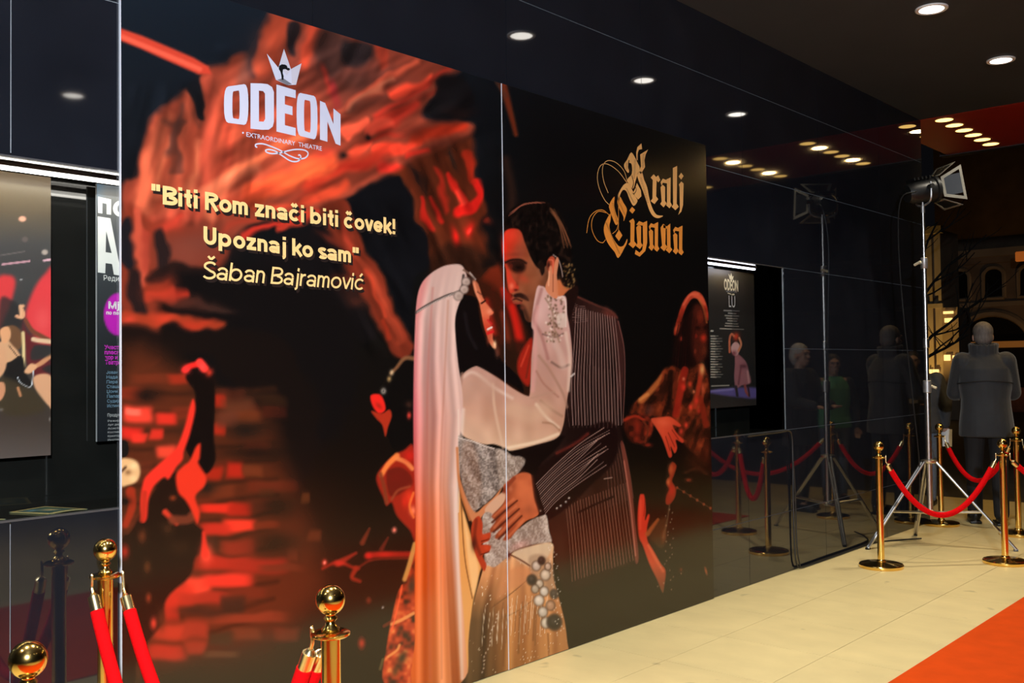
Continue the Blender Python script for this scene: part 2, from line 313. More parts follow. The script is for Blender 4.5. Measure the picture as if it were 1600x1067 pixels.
    Y([(186, 512), (300, 520), (420, 520), (500, 640), (460, 760), (330, 560), (186, 580)], (21, 15, 13), 8, .95)
    P.U = U0+(N(U0, V0, 30, 41)-.5)*8; P.V = V0+(N(U0, V0, 30, 43)-.5)*6
    # ---- brick wall and crowd, lower left
    def brick(x, y, rx, ry, c, a):
        k = P.idx(x-rx*1.7, y-ry*1.9, x+rx*1.7, y+ry*1.9)
        if k.size: u, v = (P.U[k]-x)/rx, (P.V[k]-y)/ry; P.mix(k, a*np.exp(-.8*(u**6+v**4)), c)
    Y([(186, 580), (290, 580), (340, 620), (410, 650), (440, 720), (470, 800), (500, 880), (470, 960), (330, 1010), (200, 1067), (186, 1067)], (78, 36, 20), 26, .95)
    B(380, 860, 110, 100, (92, 36, 20), .75); B(330, 960, 110, 70, (100, 40, 24), .7); B(230, 660, 60, 70, (92, 40, 24), .6)
    for yy in range(612, 1010, 29): L([(190, yy), (300, yy+2), (430, yy-8+(yy-700)*-.06)], 7, (44, 24, 15), 4, .55)
    for kk in range(60):
        h1, h2 = np.mod(np.sin(kk*12.98)*4375.85, 1), np.mod(np.sin(kk*78.23)*1254.3, 1)
        brick(200+260*h1, 600+29*round(h2*14)+14, 20, 10, ((130, 42, 24), (104, 42, 26), (60, 32, 20))[kk % 3], .5*(1-.5*h1))
    for x, y, rx, ry, c, a in [(280, 593, 16, 8, (146, 42, 24), .95), (235, 592, 26, 8, (104, 42, 24), .8), (215, 646, 19, 12, (232, 62, 44), 1), (208, 642, 10, 5, (252, 110, 88), .8), (258, 652, 15, 9, (210, 46, 32), .95), (205, 676, 14, 10, (206, 40, 30), .95), (218, 682, 10, 7, (222, 50, 36), .9),
            (243, 676, 10, 8, (206, 46, 32), .95), (260, 706, 13, 10, (222, 66, 44), .95), (340, 626, 10, 10, (160, 36, 20), .95), (342, 670, 9, 10, (176, 40, 22), .9), (370, 640, 24, 18, (92, 48, 30), .85), (385, 650, 18, 8, (100, 46, 24), .9), (355, 655, 16, 12, (96, 48, 32), .8),
            (332, 738, 12, 10, (160, 36, 20), .95), (366, 736, 13, 11, (172, 36, 22), .95), (395, 736, 14, 8, (106, 48, 26), .9), (348, 768, 16, 10, (104, 44, 24), .9), (338, 794, 22, 7, (214, 44, 28), 1), (374, 795, 18, 9, (172, 36, 22), .95), (376, 820, 22, 10, (238, 56, 36), 1), (336, 826, 24, 9, (190, 42, 28), .95), (416, 822, 16, 7, (120, 44, 24), .9),
            (374, 855, 22, 11, (140, 42, 26), .9), (330, 852, 12, 12, (60, 34, 22), .9), (350, 880, 40, 10, (176, 40, 26), .95), (400, 884, 40, 12, (158, 40, 26), .95), (308, 915, 20, 13, (240, 66, 44), 1), (356, 908, 34, 11, (226, 52, 36), 1), (282, 930, 18, 18, (206, 50, 32), .95), (320, 934, 40, 9, (170, 46, 30), .9), (268, 950, 10, 18, (196, 46, 30), .9),
            (390, 928, 26, 8, (110, 40, 24), .9), (365, 945, 16, 12, (52, 34, 24), .9), (382, 965, 54, 8, (134, 50, 30), .95), (265, 986, 24, 12, (186, 54, 34), .95), (305, 985, 16, 14, (160, 50, 32), .9), (258, 1018, 26, 12, (176, 46, 30), .95), (305, 1012, 14, 10, (150, 48, 30), .9), (384, 992, 20, 9, (110, 50, 30), .85), (344, 998, 18, 10, (60, 44, 28), .9), (345, 1022, 22, 5, (92, 54, 34), .8), (476, 780, 6, 8, (96, 48, 24), .8), (490, 835, 8, 8, (100, 44, 24), .8), (458, 868, 9, 9, (104, 44, 26), .8), (440, 888, 30, 6, (104, 44, 26), .8), (425, 625, 20, 8, (52, 30, 18), .7), (415, 770, 10, 7, (80, 40, 22), .7)]:
        brick(x, y, rx*1.12, ry*1.05, c, a)
    B(230, 617, 18, 10, (26, 18, 15), .9); B(385, 672, 26, 14, (28, 22, 18), .85); B(400, 708, 50, 12, (24, 18, 14), .8); B(430, 790, 30, 18, (34, 24, 16), .85); B(432, 850, 34, 18, (44, 26, 16), .9); B(320, 760, 18, 10, (34, 26, 20), .8); B(300, 955, 24, 8, (52, 32, 22), .8); B(330, 955, 26, 8, (56, 34, 24), .7)
    P.U, P.V = U0, V0
    Y([(187, 44), (222, 56), (253, 69), (302, 90), (326, 104), (330, 116), (310, 116), (255, 92), (220, 76), (187, 63)], (206, 66, 46), 3, 1, False); L([(187, 56), (255, 84), (312, 108)], 7, (238, 96, 70), 3, .9)
    # raised fist
    Y([(290, 590), (300, 572), (316, 566), (330, 580), (336, 615), (334, 680), (336, 720), (318, 740), (290, 700), (292, 660), (304, 628), (303, 610)], (20, 13, 11), 3)
    L([(288, 578), (297, 572), (312, 568)], 9, (226, 40, 34), 2.5, .95); L([(312, 566), (320, 576)], 12, (246, 56, 48), 3, 1); B(291, 577, 6, 6, (246, 52, 48), 1); B(327, 582, 5, 6, (190, 48, 34), .95, 30); B(316, 573, 5, 6, (255, 70, 62), .9)
    # dark head and shoulder in front
    Y([(190, 1067), (188, 860), (205, 830), (236, 775), (262, 740), (290, 745), (300, 790), (300, 815), (318, 830), (316, 860), (304, 872), (296, 900), (260, 935), (252, 975), (232, 1000), (215, 1030), (210, 1067)], (34, 19, 13), 4)
    for x, y, rx, ry, c in [(230, 886, 5, 9, (84, 44, 22)), (232, 934, 4, 7, (140, 50, 28)), (240, 974, 5, 9, (226, 62, 44)), (270, 778, 5, 4, (130, 52, 26)), (195, 862, 6, 10, (160, 36, 24)), (222, 838, 6, 10, (92, 44, 24)), (262, 826, 8, 8, (60, 34, 20)), (252, 968, 6, 16, (88, 40, 24)), (280, 855, 16, 10, (46, 26, 16))]: B(x, y, rx, ry, c, .9)
    L([(258, 800), (268, 810), (276, 818)], 9, (206, 56, 36), 3, .95, 6); L([(270, 812), (292, 812), (300, 806)], 14, (110, 50, 32), 4, .9)
    # lit arms
    Y([(300, 625), (305, 640), (296, 680), (287, 705), (285, 718), (275, 730), (264, 748), (255, 746), (240, 760), (232, 780), (229, 810), (222, 814), (219, 785), (224, 752), (234, 738), (256, 718), (275, 700), (288, 668)], (226, 48, 34), 3.2)
    Y([(306, 698), (313, 694), (312, 715), (310, 724), (322, 745), (319, 760), (305, 776), (312, 800), (308, 818), (300, 800), (290, 782), (278, 768), (275, 742), (286, 728), (296, 720)], (214, 50, 30), 3.2)
    B(322, 866, 9, 14, (246, 72, 50), 1); L([(318, 832), (320, 866)], 5, (226, 50, 34), 3, .9, 12)
    L([(204, 768), (206, 792), (196, 820)], 15, (148, 44, 24), 3, .95, 10); L([(226, 770), (224, 800), (222, 812)], 8, (176, 44, 28), 3, .9)
    Y([(187, 720), (200, 716), (214, 722), (219, 738), (213, 752), (200, 758), (188, 757)], (212, 168, 116), 3); B(200, 738, 5, 4, (120, 80, 50), .8); L([(188, 738), (196, 730)], 4, (70, 44, 30), 2, .9); B(209, 728, 6, 5, (240, 206, 150), .7); B(208, 748, 6, 5, (236, 196, 140), .7)
    Y([(187, 690), (199, 690), (200, 710), (187, 714)], (24, 20, 18), 2); B(195, 783, 9, 6, (26, 18, 14), .95)
    # ---- figure behind the bride
    Y([(650, 556), (640, 556), (622, 572), (606, 600), (594, 625), (600, 650), (612, 700), (640, 705), (650, 700)], (15, 12, 11), 4)
    L([(648, 560), (632, 560), (619, 575), (611, 583)], 7, (130, 86, 56), 2.5, .9, 4); B(612, 582, 3, 4, (206, 176, 136), .9); B(608, 592, 3, 4, (176, 140, 90), .9); B(599, 611, 3.4, 4, (206, 196, 180), .95); B(599, 611, 1.5, 2, (40, 30, 30), .9)
    Y([(579, 618), (592, 616), (599, 624), (602, 640), (592, 646), (582, 634)], (226, 38, 30), 2); Y([(580, 642), (596, 646), (608, 640), (612, 650), (606, 668), (602, 682), (597, 664), (588, 654)], (166, 46, 26), 2); B(592, 634, 6, 3, (150, 36, 24), .8, 45)
    B(639, 649, 3, 5, (210, 60, 50), .95); B(639, 632, 5, 5, (60, 36, 28), .8)
    Y([(648, 704), (630, 704), (612, 714), (596, 730), (588, 744), (590, 758), (600, 780), (604, 790), (612, 786), (620, 806), (640, 828), (650, 840)], (150, 36, 22), 3)
    L([(596, 742), (606, 726), (620, 712)], 7, (236, 126, 60), 2.5, .95, 9); L([(620, 716), (634, 722), (644, 732)], 7, (230, 128, 70), 2, .9); L([(594, 740), (600, 760), (604, 785)], 6, (120, 52, 30), 2.5, .9); B(640, 712, 8, 8, (200, 34, 26), .9); B(620, 745, 12, 8, (176, 34, 26), .8)
    Y([(606, 735), (625, 730), (640, 740), (644, 756), (628, 770), (610, 775), (604, 755)], (92, 26, 18), 3, .8); L([(612, 780), (622, 766), (640, 760)], 4, (140, 60, 36), 2, .9); B(640, 778, 8, 12, (226, 56, 32), .9); B(645, 798, 5, 7, (255, 130, 90), .9); B(632, 784, 4, 8, (206, 40, 26), .8); L([(646, 770), (640, 790), (646, 808)], 4, (236, 110, 50), 1.5, .8)
    B(616, 828, 3.4, 4, (236, 120, 100), 1); B(507, 879, 3.6, 4.4, (230, 66, 50), 1); B(507, 879, 1.6, 2, (250, 140, 120), 1)
    for p, w, w2, c in [([(504, 888), (528, 878), (550, 886), (560, 888)], 4, 5, (150, 36, 24)), ([(528, 880), (556, 864)], 10, 4, (150, 40, 26)), ([(574, 868), (600, 866), (650, 866)], 9, 9, (156, 32, 22)), ([(560, 886), (585, 874), (640, 872)], 3, 3, (120, 36, 22)), ([(566, 848), (572, 836), (577, 826)], 8, 3, (116, 44, 26)), ([(556, 888), (550, 902), (562, 908)], 8, 5, (150, 40, 24)), ([(596, 858), (606, 840)], 7, 3, (104, 36, 24))]: L(p, w, c, 3, .9, w2)
    B(530, 880, 9, 4, (196, 44, 32), .9); B(600, 866, 14, 4, (190, 36, 26), .8); B(576, 868, 5, 5, (206, 36, 30), .9); B(565, 1005, 5, 8, (170, 46, 30), .95); B(576, 938, 4, 5, (116, 44, 28), .9)
    B(598, 949, 1.6, 1.6, (190, 170, 160), .9); L([(600, 978), (610, 972)], 5, (110, 40, 24), 2, .8); L([(594, 1045), (598, 1030)], 4, (110, 90, 50), 2, .7)
    Y([(652, 842), (646, 870), (636, 895), (628, 912), (620, 930), (611, 970), (604, 1010), (600, 1067), (652, 1067)], lambda x, y: ramp(N(x+y*.5, y-x*.4, 13, 3)*.6+N(x, y, 6, 5)*.4, [(.15, (60, 30, 18)), (.4, (150, 46, 24)), (.62, (196, 70, 34)), (.85, (226, 120, 60))]), 2)
    L([(648, 850), (640, 880), (632, 905)], 7, (206, 140, 70), 2, .9); B(643, 915, 6, 14, (60, 50, 36), .9, 10); L([(612, 975), (628, 968), (646, 958)], 5, (226, 140, 76), 1.5, .9); L([(606, 1026), (620, 1016), (624, 1008)], 4, (226, 136, 70), 1.5, .9); L([(612, 985), (622, 945), (628, 915)], 3, (240, 90, 50), 1.5, .8)
    B(628, 1028, 6, 12, (46, 40, 26), .9, 25); B(618, 1048, 5, 10, (70, 44, 24), .8, 20)
    # glimpse of the stage between the faces
    Y([(700, 440), (760, 440), (800, 480), (830, 530), (830, 640), (790, 640), (760, 560)], (50, 22, 13), 8, .9)
    for p, w, w2, c in [([(792, 460), (806, 500), (814, 545)], 14, 16, (150, 30, 20)), ([(800, 480), (812, 530)], 8, 8, (200, 32, 22)), ([(786, 490), (796, 540)], 8, 10, (110, 40, 24)), ([(760, 470), (772, 520)], 8, 8, (150, 34, 22)), ([(790, 420), (800, 450)], 16, 14, (60, 26, 16))]: L(p, w, c, 5, .9, w2)
    Y([(782, 540), (812, 532), (826, 545), (826, 620), (800, 600), (784, 570)], (40, 22, 14), 7, .8)
    Y([(832, 530), (816, 546), (808, 568), (812, 590), (828, 600)], (150, 34, 22), 3); L([(826, 540), (814, 572)], 3, (196, 60, 40), 1.5, .8); L([(830, 548), (822, 590)], 3, (110, 36, 24), 1.5, .8)
    # orange lick right of the joint
    L([(786, 134), (796, 170), (806, 210)], 12, (120, 46, 24), 4, .9, 6); L([(776, 128), (790, 150)], 6, (84, 48, 34), 3, .7); L([(790, 250), (800, 310), (790, 380)], 12, (52, 30, 22), 8, .7)
    # ---- woman on the right
    Y([(1052, 520), (1060, 488), (1072, 462), (1085, 455), (1097, 461), (1106, 482), (1109, 520), (1109, 640), (1046, 640), (1044, 590), (1050, 550)], (18, 10, 9), 5)
    Y([(1053, 520), (1059, 494), (1068, 470), (1078, 458), (1087, 455), (1097, 461), (1105, 480), (1107, 500), (1102, 496), (1096, 476), (1089, 467), (1081, 467), (1073, 478), (1067, 494), (1062, 515), (1057, 524)], lambda x, y: ramp(N(x, y, 5, 3)*.5+np.clip((500-y)/60, 0, .6), [(.1, (104, 32, 20)), (.5, (158, 46, 30)), (.9, (206, 84, 56))]), 1.8)
    L([(1068, 476), (1078, 461), (1090, 460)], 3, (220, 100, 72), 1.6, .7); B(1057, 513, 3, 6, (196, 80, 50), .8, 20); L([(1092, 468), (1099, 482), (1104, 504)], 3, (190, 104, 52), 1.4, .75)
    Y([(1084, 478), (1094, 476), (1102, 492), (1105, 530), (1100, 560), (1088, 566), (1080, 540), (1080, 500)], (74, 27, 18), 5, .85)
    B(1094, 495, 5, 10, (124, 42, 26), .7); B(1099, 528, 4.5, 5.5, (190, 48, 30), .9); B(1087, 525, 3, 3.6, (112, 30, 22), .8); B(1064, 529, 2.4, 3.6, (176, 52, 36), .9); B(1086, 549, 2.4, 4, (112, 42, 28), .8); B(1100, 548, 5, 10, (96, 42, 25), .7); B(1090, 512, 4, 3, (24, 12, 10), .8); B(1102, 512, 3, 3, (24, 12, 10), .8)
    for k in range(9): x = 1052+k*3.6; L([(x+8, 488+abs(k-5)*4), (x+2, 540), (x-4+k*.8, 596)], 2, (30+6*(k % 3), 15, 12), 1.4, .75)
    Y([(1050, 572), (1036, 578), (1026, 592), (1012, 608), (996, 624), (984, 638), (986, 652), (1010, 650), (1030, 656), (1060, 680), (1076, 700), (1106, 716), (1108, 600), (1094, 568), (1072, 580)], lambda x, y: ramp(N(x*1.6+y*.5, y*.5, 9, 2)*.8+N(x, y, 4, 7)*.2, [(.15, (34, 16, 10)), (.45, (70, 28, 16)), (.7, (108, 42, 22)), (.9, (140, 60, 32))]), 3)
    Y([(996, 626), (1010, 612), (1024, 596), (1034, 584), (1030, 600), (1018, 616), (1004, 630)], (176, 96, 48), 2.5, .85); L([(1000, 624), (1012, 616)], 5, (206, 132, 72), 2, .7)
    for p, w, c in [([(1070, 578), (1063, 610), (1056, 648)], 11, (148, 36, 23)), ([(1096, 572), (1092, 604), (1086, 636)], 7, (160, 50, 30)), ([(1040, 586), (1034, 625)], 4, (44, 20, 14)), ([(1049, 582), (1045, 640)], 7, (28, 14, 10)), ([(1094, 622), (1103, 664)], 9, (126, 38, 22)), ([(1075, 600), (1082, 612)], 8, (80, 40, 23)), ([(1058, 582), (1052, 622)], 4, (96, 34, 20))]: L(p, w, c, 2.4, .85)
    B(1097, 577, 3.6, 8, (214, 160, 98), .9); B(1068, 605, 3.6, 5, (206, 50, 36), .9); B(1078, 600, 3, 4.6, (196, 58, 36), .9); B(1079, 636, 3.2, 4.6, (214, 60, 40), .95); B(1088, 626, 3.2, 4.6, (196, 50, 34), .9); B(1068, 592, 2.2, 2.6, (206, 104, 76), .9); B(1098, 606, 2.6, 8, (180, 76, 48), .9); B(1072, 664, 3.2, 5, (206, 60, 40), .95); B(1064, 674, 3, 4.4, (196, 56, 40), .9); B(1056, 682, 2.6, 4, (180, 50, 36), .9); B(1084, 612, 2, 2.4, (220, 120, 84), .8); B(1092, 642, 2.4, 4, (170, 44, 30), .9)
    Y([(974, 658), (984, 648), (1004, 646), (1018, 654), (1020, 672), (1010, 690), (990, 692), (978, 680)], lambda x, y: ramp(N(x, y, 8, 9), [(.2, (44, 17, 11)), (.6, (92, 30, 18)), (.9, (140, 44, 26))]), 3); B(1014, 641, 7, 7, (84, 44, 36), .8); L([(976, 656), (992, 650), (1006, 656)], 4, (160, 46, 28), 2, .85); B(996, 670, 6, 12, (140, 38, 24), .75); L([(1006, 658), (1012, 672), (1008, 690)], 3.5, (96, 40, 24), 1.6, .9); B(1012, 695, 6, 3, (140, 40, 26), .8)
    # hand at her waist
    Y([(1017, 655), (1030, 652), (1046, 651), (1056, 657), (1064, 664), (1061, 667), (1051, 664), (1057, 676), (1068, 687), (1066, 692), (1056, 687), (1058, 700), (1054, 708), (1048, 698), (1050, 712), (1045, 714), (1040, 700), (1034, 684), (1026, 670)], lambda x, y: ramp((x-1016)/50+(y-652)/90, [(0, (176, 66, 42)), (.5, (206, 76, 48)), (1.1, (190, 60, 38))]), 1.6); B(1036, 660, 11, 5, (222, 96, 62), .6, 10)
    for p in ([(1050, 672), (1060, 686)], [(1044, 676), (1054, 698)], [(1040, 682), (1047, 704)]): L(p, 1.5, (110, 32, 20), .9, .75)
    # face and raised hand below her
    Y([(1050, 722), (1057, 728), (1053, 742), (1050, 752), (1056, 764), (1054, 778), (1046, 788), (1040, 786), (1042, 772), (1046, 764), (1041, 754), (1046, 744), (1045, 734)], (140, 48, 27), 2.2); B(1048, 733, 4, 8, (176, 82, 46), .8); B(1044, 753, 3, 6, (196, 100, 56), .8); B(1049, 766, 5, 9, (186, 42, 30), .8); B(1044, 779, 4, 6, (150, 40, 26), .7)
    for t in np.linspace(0, 1, 6): B(1058+52*t, 762+32*t, 2, 2.2, (176, 74, 44), .85)
    L([(1058, 762), (1110, 794)], 1.6, (104, 58, 36), 1, .75)
    B(1088, 722, 16, 14, (58, 28, 15), .7); B(1104, 704, 5, 14, (92, 36, 20), .7); B(1076, 750, 5, 3, (140, 56, 34), .8); B(1078, 690, 6, 10, (80, 34, 18), .8); L([(1070, 738), (1090, 732), (1104, 740)], 4, (70, 34, 20), 3, .7)
    Y([(999, 776), (1003, 772), (1007, 775), (1009, 796), (1008, 812), (1012, 804), (1015, 806), (1011, 825), (1012, 845), (1022, 862), (1032, 880), (1040, 892), (1038, 915), (1035, 926), (1026, 905), (1014, 880), (1004, 852), (998, 838), (996, 806)], lambda x, y: ramp((y-774)/150, [(0, (206, 54, 36)), (.35, (196, 50, 32)), (.7, (196, 70, 42)), (1, (110, 60, 36))]), 2); L([(1013, 852), (1026, 876), (1036, 892)], 4, (226, 104, 66), 2.5, .65); L([(1001, 782), (1000, 826)], 4, (222, 72, 50), 1.8, .6); L([(1008, 780), (1006, 806)], 1.4, (120, 30, 20), 1, .6)
    L([(1012, 834), (1022, 820), (1028, 812)], 8, (166, 84, 42), 2.4, .85, 5); Y([(1016, 838), (1030, 812), (1042, 812), (1040, 840), (1034, 856), (1024, 850)], (78, 50, 27), 4, .7); B(1037, 838, 4, 10, (120, 62, 33), .75); L([(1046, 790), (1042, 815), (1036, 840)], 3, (104, 78, 54), 1.8, .6)
    for k in range(26):
        x, y = 1046+6*np.sin(k*2.3)+(k > 16)*14*np.sin(k), 796+k*5; B(x, y, 1.1, 1.3, (176, 138, 110), .6)
    B(1103, 892, 2, 7, (170, 84, 48), .8, -15); B(1064, 890, 3, 4, (112, 54, 30), .7)
    # ---- man: jacket
    jk = [(878, 462), (892, 458), (912, 466), (940, 480), (958, 486), (966, 500), (974, 540), (974, 580), (972, 640), (974, 690), (984, 740), (990, 800), (997, 868), (996, 880), (962, 888), (946, 906), (915, 916), (885, 926), (864, 860), (850, 800), (800, 760), (812, 720), (830, 640), (836, 560), (862, 500)]
    Y(jk, lambda x, y: ramp(y+(x-900)*.15, [(470, (46, 25, 22)), (560, (38, 22, 20)), (690, (30, 17, 15)), (780, (52, 27, 20)), (860, (50, 28, 19)), (930, (40, 26, 17))])+((N(x*1.6, y*.5, 22, 71)-.5)*18)[:, None]*np.array([1, .7, .6]), 1.6)
    Y([(944, 482), (958, 486), (966, 500), (974, 540), (975, 600), (970, 640), (964, 600), (962, 540)], (70, 38, 35), 3, .6)
    def stripes(pts, c, a, w=1.0): L(pts, w, c, .55, a)
    for k in range(17):
        t = k/16; f = .5+.5*abs(np.sin(k*1.7+1)); stripes([(900+60*t, 481+14*t), (897+68*t, 540), (893+76*t, 600), (895+76*t, 664)], (150+30*f, 122+22*f, 114+22*f), .5+.3*f)
    for k in range(9):
        t = k/8; stripes([(893+2*t, 470+34*t), (902+5*t, 477+26*t), (914+4*t, 479+22*t)], (140, 108, 100), .5)
    for k in range(22):
        t = k/21; f = .5+.5*abs(np.sin(k*2.1)); stripes([(884+94*t, 790-36*t), (889+98*t, 840-16*t), (894+100*t, 908-34*t)], (132+24*f, 92+12*f, 74+10*f), .42+.26*f)
    for k in range(8): stripes([(944+4.2*k, 692), (949+5*k, 740), (952+5.4*k, 792-2*k)], (128, 88, 74), .45)
    Y([(970, 690), (977, 702), (987, 760), (993, 820), (998, 870), (992, 876), (985, 800), (975, 730)], (138, 68, 54), 2, .7); L([(975, 720), (985, 790), (993, 868)], 2, (190, 116, 98), 1, .65); L([(966, 502), (975, 545), (976, 600), (973, 660)], 1.6, (150, 92, 84), .9, .6); L([(898, 462), (925, 474), (952, 485), (964, 496)], 3, (110, 56, 46), 1.6, .6); B(950, 490, 10, 4, (130, 60, 48), .5, 20)
    L([(905, 800), (930, 788), (958, 776)], 3, (22, 13, 11), 1.4, .85); L([(944, 748), (956, 746)], 1.8, (160, 130, 114), .8, .8)
    # near sleeve
    Y([(905, 680), (930, 662), (956, 660), (966, 680), (960, 720), (930, 752), (890, 790), (850, 815), (838, 800), (830, 770), (834, 740), (860, 716)], (27, 13, 12), 3)
    Y([(800, 706), (830, 702), (880, 680), (870, 700), (845, 725), (834, 745), (820, 735), (806, 722)], (20, 11, 10), 3)
    for k in range(15):
        t = k/14; stripes([(944-6*t+10*np.sin(k), 668+58*t), (905-2*t, 694+62*t), (868+2*t, 726+56*t), (838+14*t, 756+46*t)], (206, 166, 152), .72*(.5+.5*abs(np.cos(k*1.3))))
    L([(870, 708), (900, 692), (918, 678)], 5, (110, 40, 32), 3, .7)
    for x, y in ((844, 798), (870, 794), (876, 790), (884, 784), (889, 778)): B(x, y, 1.6, 1.3, (226, 206, 190), .9)
    for k in range(12): stripes([(880+8*k, 560+2*k), (884+7.4*k, 620), (890+6.6*k, 668)], (150, 116, 110), .3)
    # neck, collar
    Y([(866, 440), (884, 440), (896, 456), (892, 462), (878, 470), (866, 480), (860, 470)], (190, 104, 62), 2)
    Y([(880, 462), (898, 446), (904, 452), (898, 476), (890, 500), (884, 500), (876, 480)], (30, 15, 13), 1.8)
    # head: hair
    Y([(788, 360), (787, 346), (794, 332), (808, 320), (826, 314), (848, 313), (862, 320), (876, 335), (886, 356), (892, 380), (894, 402), (889, 420), (898, 432), (902, 442), (892, 450), (880, 446), (872, 430), (862, 415), (848, 420), (840, 420), (830, 404), (822, 384), (815, 366), (806, 358), (796, 358)], lambda x, y: ramp(N(x*1.3+y*.55, y-x*.5, 7, 61)*.6+N(x*3, y, 8, 62)*.4, [(.2, (11, 8, 7)), (.6, (20, 13, 11)), (.85, (38, 24, 18))]), 1.8)
    for k in range(15):
        t = k/14; L([(794+8*t, 336-5*t+2*np.sin(k)), (814+6*t, 322-4*t), (838+14*t, 315+2*t)], 1, (120+50*(k % 3)/2, 66+26*(k % 3)/2, 50+20*(k % 3)/2), .7, .32)
    for k in range(16):
        t = k/15; L([(858+8*t, 326+4*t+3*np.sin(k*2)), (872+8*t, 350+3*t), (880+13*t, 382+6*np.sin(k))], 1.1, (110+56*(k % 4)/3, 64+36*(k % 4)/3, 38+28*(k % 4)/3), .8, .40)
    for k in range(44): B(880+18*np.mod(np.sin(k*12.98)*4375.8, 1)+.0, 412+38*np.mod(np.sin(k*78.2)*1254.3, 1), 1.2, 1.8, ((150, 108, 58), (90, 62, 36), (190, 150, 90))[k % 3], .55, 40)
    # face
    Y([(789, 362), (800, 357), (813, 361), (820, 379), (830, 404), (842, 420), (856, 414), (862, 420), (862, 440), (850, 462), (840, 482), (832, 502), (822, 500), (817, 486), (813, 476), (803, 474), (800, 468), (801, 461), (797, 457), (794, 450), (792, 434), (791, 423), (787, 410), (785, 392), (786, 376)], lambda x, y: ramp(x+.30*(y-400), [(783, (214, 48, 30)), (796, (188, 58, 36)), (812, (156, 72, 46)), (832, (144, 80, 52)), (852, (128, 74, 48)), (870, (96, 56, 38))])+((N(x, y, 11, 64)-.5)*16)[:, None], 1.6)
    B(798, 372, 11, 10, (222, 62, 40), .65); B(788, 386, 4, 15, (236, 46, 28), .75); B(812, 390, 9, 10, (132, 62, 42), .5); B(804, 398, 14, 4, (110, 42, 28), .5)
    Y([(793, 411), (800, 407), (812, 406), (820, 411), (820, 421), (812, 427), (803, 425), (796, 418)], (40, 20, 15), 4, .95); L([(790, 410), (800, 406), (813, 406), (822, 411)], 4, (24, 13, 11), 2, .85, 3); B(811, 418, 6, 4, (16, 9, 8), .85); B(798, 416, 3, 4, (110, 36, 24), .7)
    B(818, 436, 9, 5, (176, 66, 42), .7, 25); B(836, 440, 9, 14, (158, 90, 60), .55, 15); B(810, 432, 4, 8, (120, 48, 32), .5, 20)
    Y([(791, 422), (796, 424), (802, 436), (810, 447), (809, 453), (803, 456), (798, 458), (795, 453), (793, 440)], (198, 62, 40), 1.8); B(799, 447, 3.6, 4.6, (236, 124, 92), .75); B(794, 434, 2.4, 9, (222, 62, 42), .7); B(806, 453, 3.4, 2, (56, 22, 16), .85); B(808, 444, 2.4, 4, (120, 44, 30), .6)
    Y([(802, 461), (808, 458), (815, 458), (823, 463), (826, 470), (819, 468), (811, 465), (804, 465)], (34, 17, 14), 2, .9); L([(801, 468), (807, 467), (815, 470)], 2.6, (46, 18, 15), 1.2, .9); L([(802, 472), (808, 474), (814, 473)], 3, (150, 56, 44), 1.4, .8); B(800, 467, 2.4, 2.6, (176, 60, 48), .7)
    Y([(812, 478), (818, 477), (824, 487), (828, 502), (822, 500)], (52, 28, 21), 3.5, .8); B(816, 481, 4, 3, (150, 64, 42), .5); B(834, 478, 7, 14, (104, 60, 42), .6, 25); L([(852, 456), (843, 474), (834, 498)], 8, (62, 36, 27), 4, .75); B(824, 464, 6, 5, (96, 52, 36), .5)
    Y([(842, 414), (849, 410), (851, 424), (846, 430)], (30, 18, 14), 2)
    # ear
    Y([(856, 405), (862, 400), (867, 404), (867, 420), (863, 432), (858, 428), (854, 414)], (176, 74, 48), 1.5); L([(858, 406), (864, 408), (863, 426)], 2, (236, 110, 80), .8, .8); B(857, 414, 3, 6, (40, 20, 16), .85); L([(864, 398), (872, 405), (877, 420), (879, 432)], 1.6, (176, 150, 140), .7, .8)
    # ---- her arm and blouse
    def cloth(x, y):
        c = ramp(y+(x-780)*-.12, [(470, (206, 164, 156)), (540, (190, 146, 134)), (590, (186, 142, 126)), (650, (190, 144, 120)), (700, (214, 176, 146))])
        return c+(N(x, y*.6, 16, 8)-.5)[:, None]*np.array([20, 20, 20])
    Y([(838, 452), (846, 447), (856, 452), (872, 462), (884, 464), (886, 490), (891, 520), (894, 560), (890, 600), (884, 636), (880, 664), (870, 684), (840, 694), (800, 704), (790, 700), (772, 694), (758, 694), (738, 688), (720, 676), (716, 640), (718, 610), (722, 586), (740, 573), (752, 575), (780, 592), (800, 606), (822, 618), (828, 612), (830, 560), (834, 520), (830, 505)], cloth, 1.4)
    for p, w, c, a, so in [([(846, 452), (838, 480), (834, 500), (846, 524), (856, 560)], 5, (150, 96, 90), .6, 2.5), ([(840, 480), (836, 510), (836, 560), (832, 610)], 6, (210, 150, 144), .6, 3), ([(848, 522), (866, 527), (880, 521)], 2.4, (90, 66, 60), .7, 1.6), ([(842, 556), (860, 580), (880, 616), (886, 636)], 4, (156, 118, 100), .7, 2), ([(838, 580), (850, 600), (872, 620)], 3, (150, 100, 86), .6, 2), ([(862, 566), (876, 574), (889, 570)], 3.4, (100, 76, 66), .7, 2.2), ([(864, 530), (874, 550), (880, 572)], 10, (206, 176, 162), .6, 4),
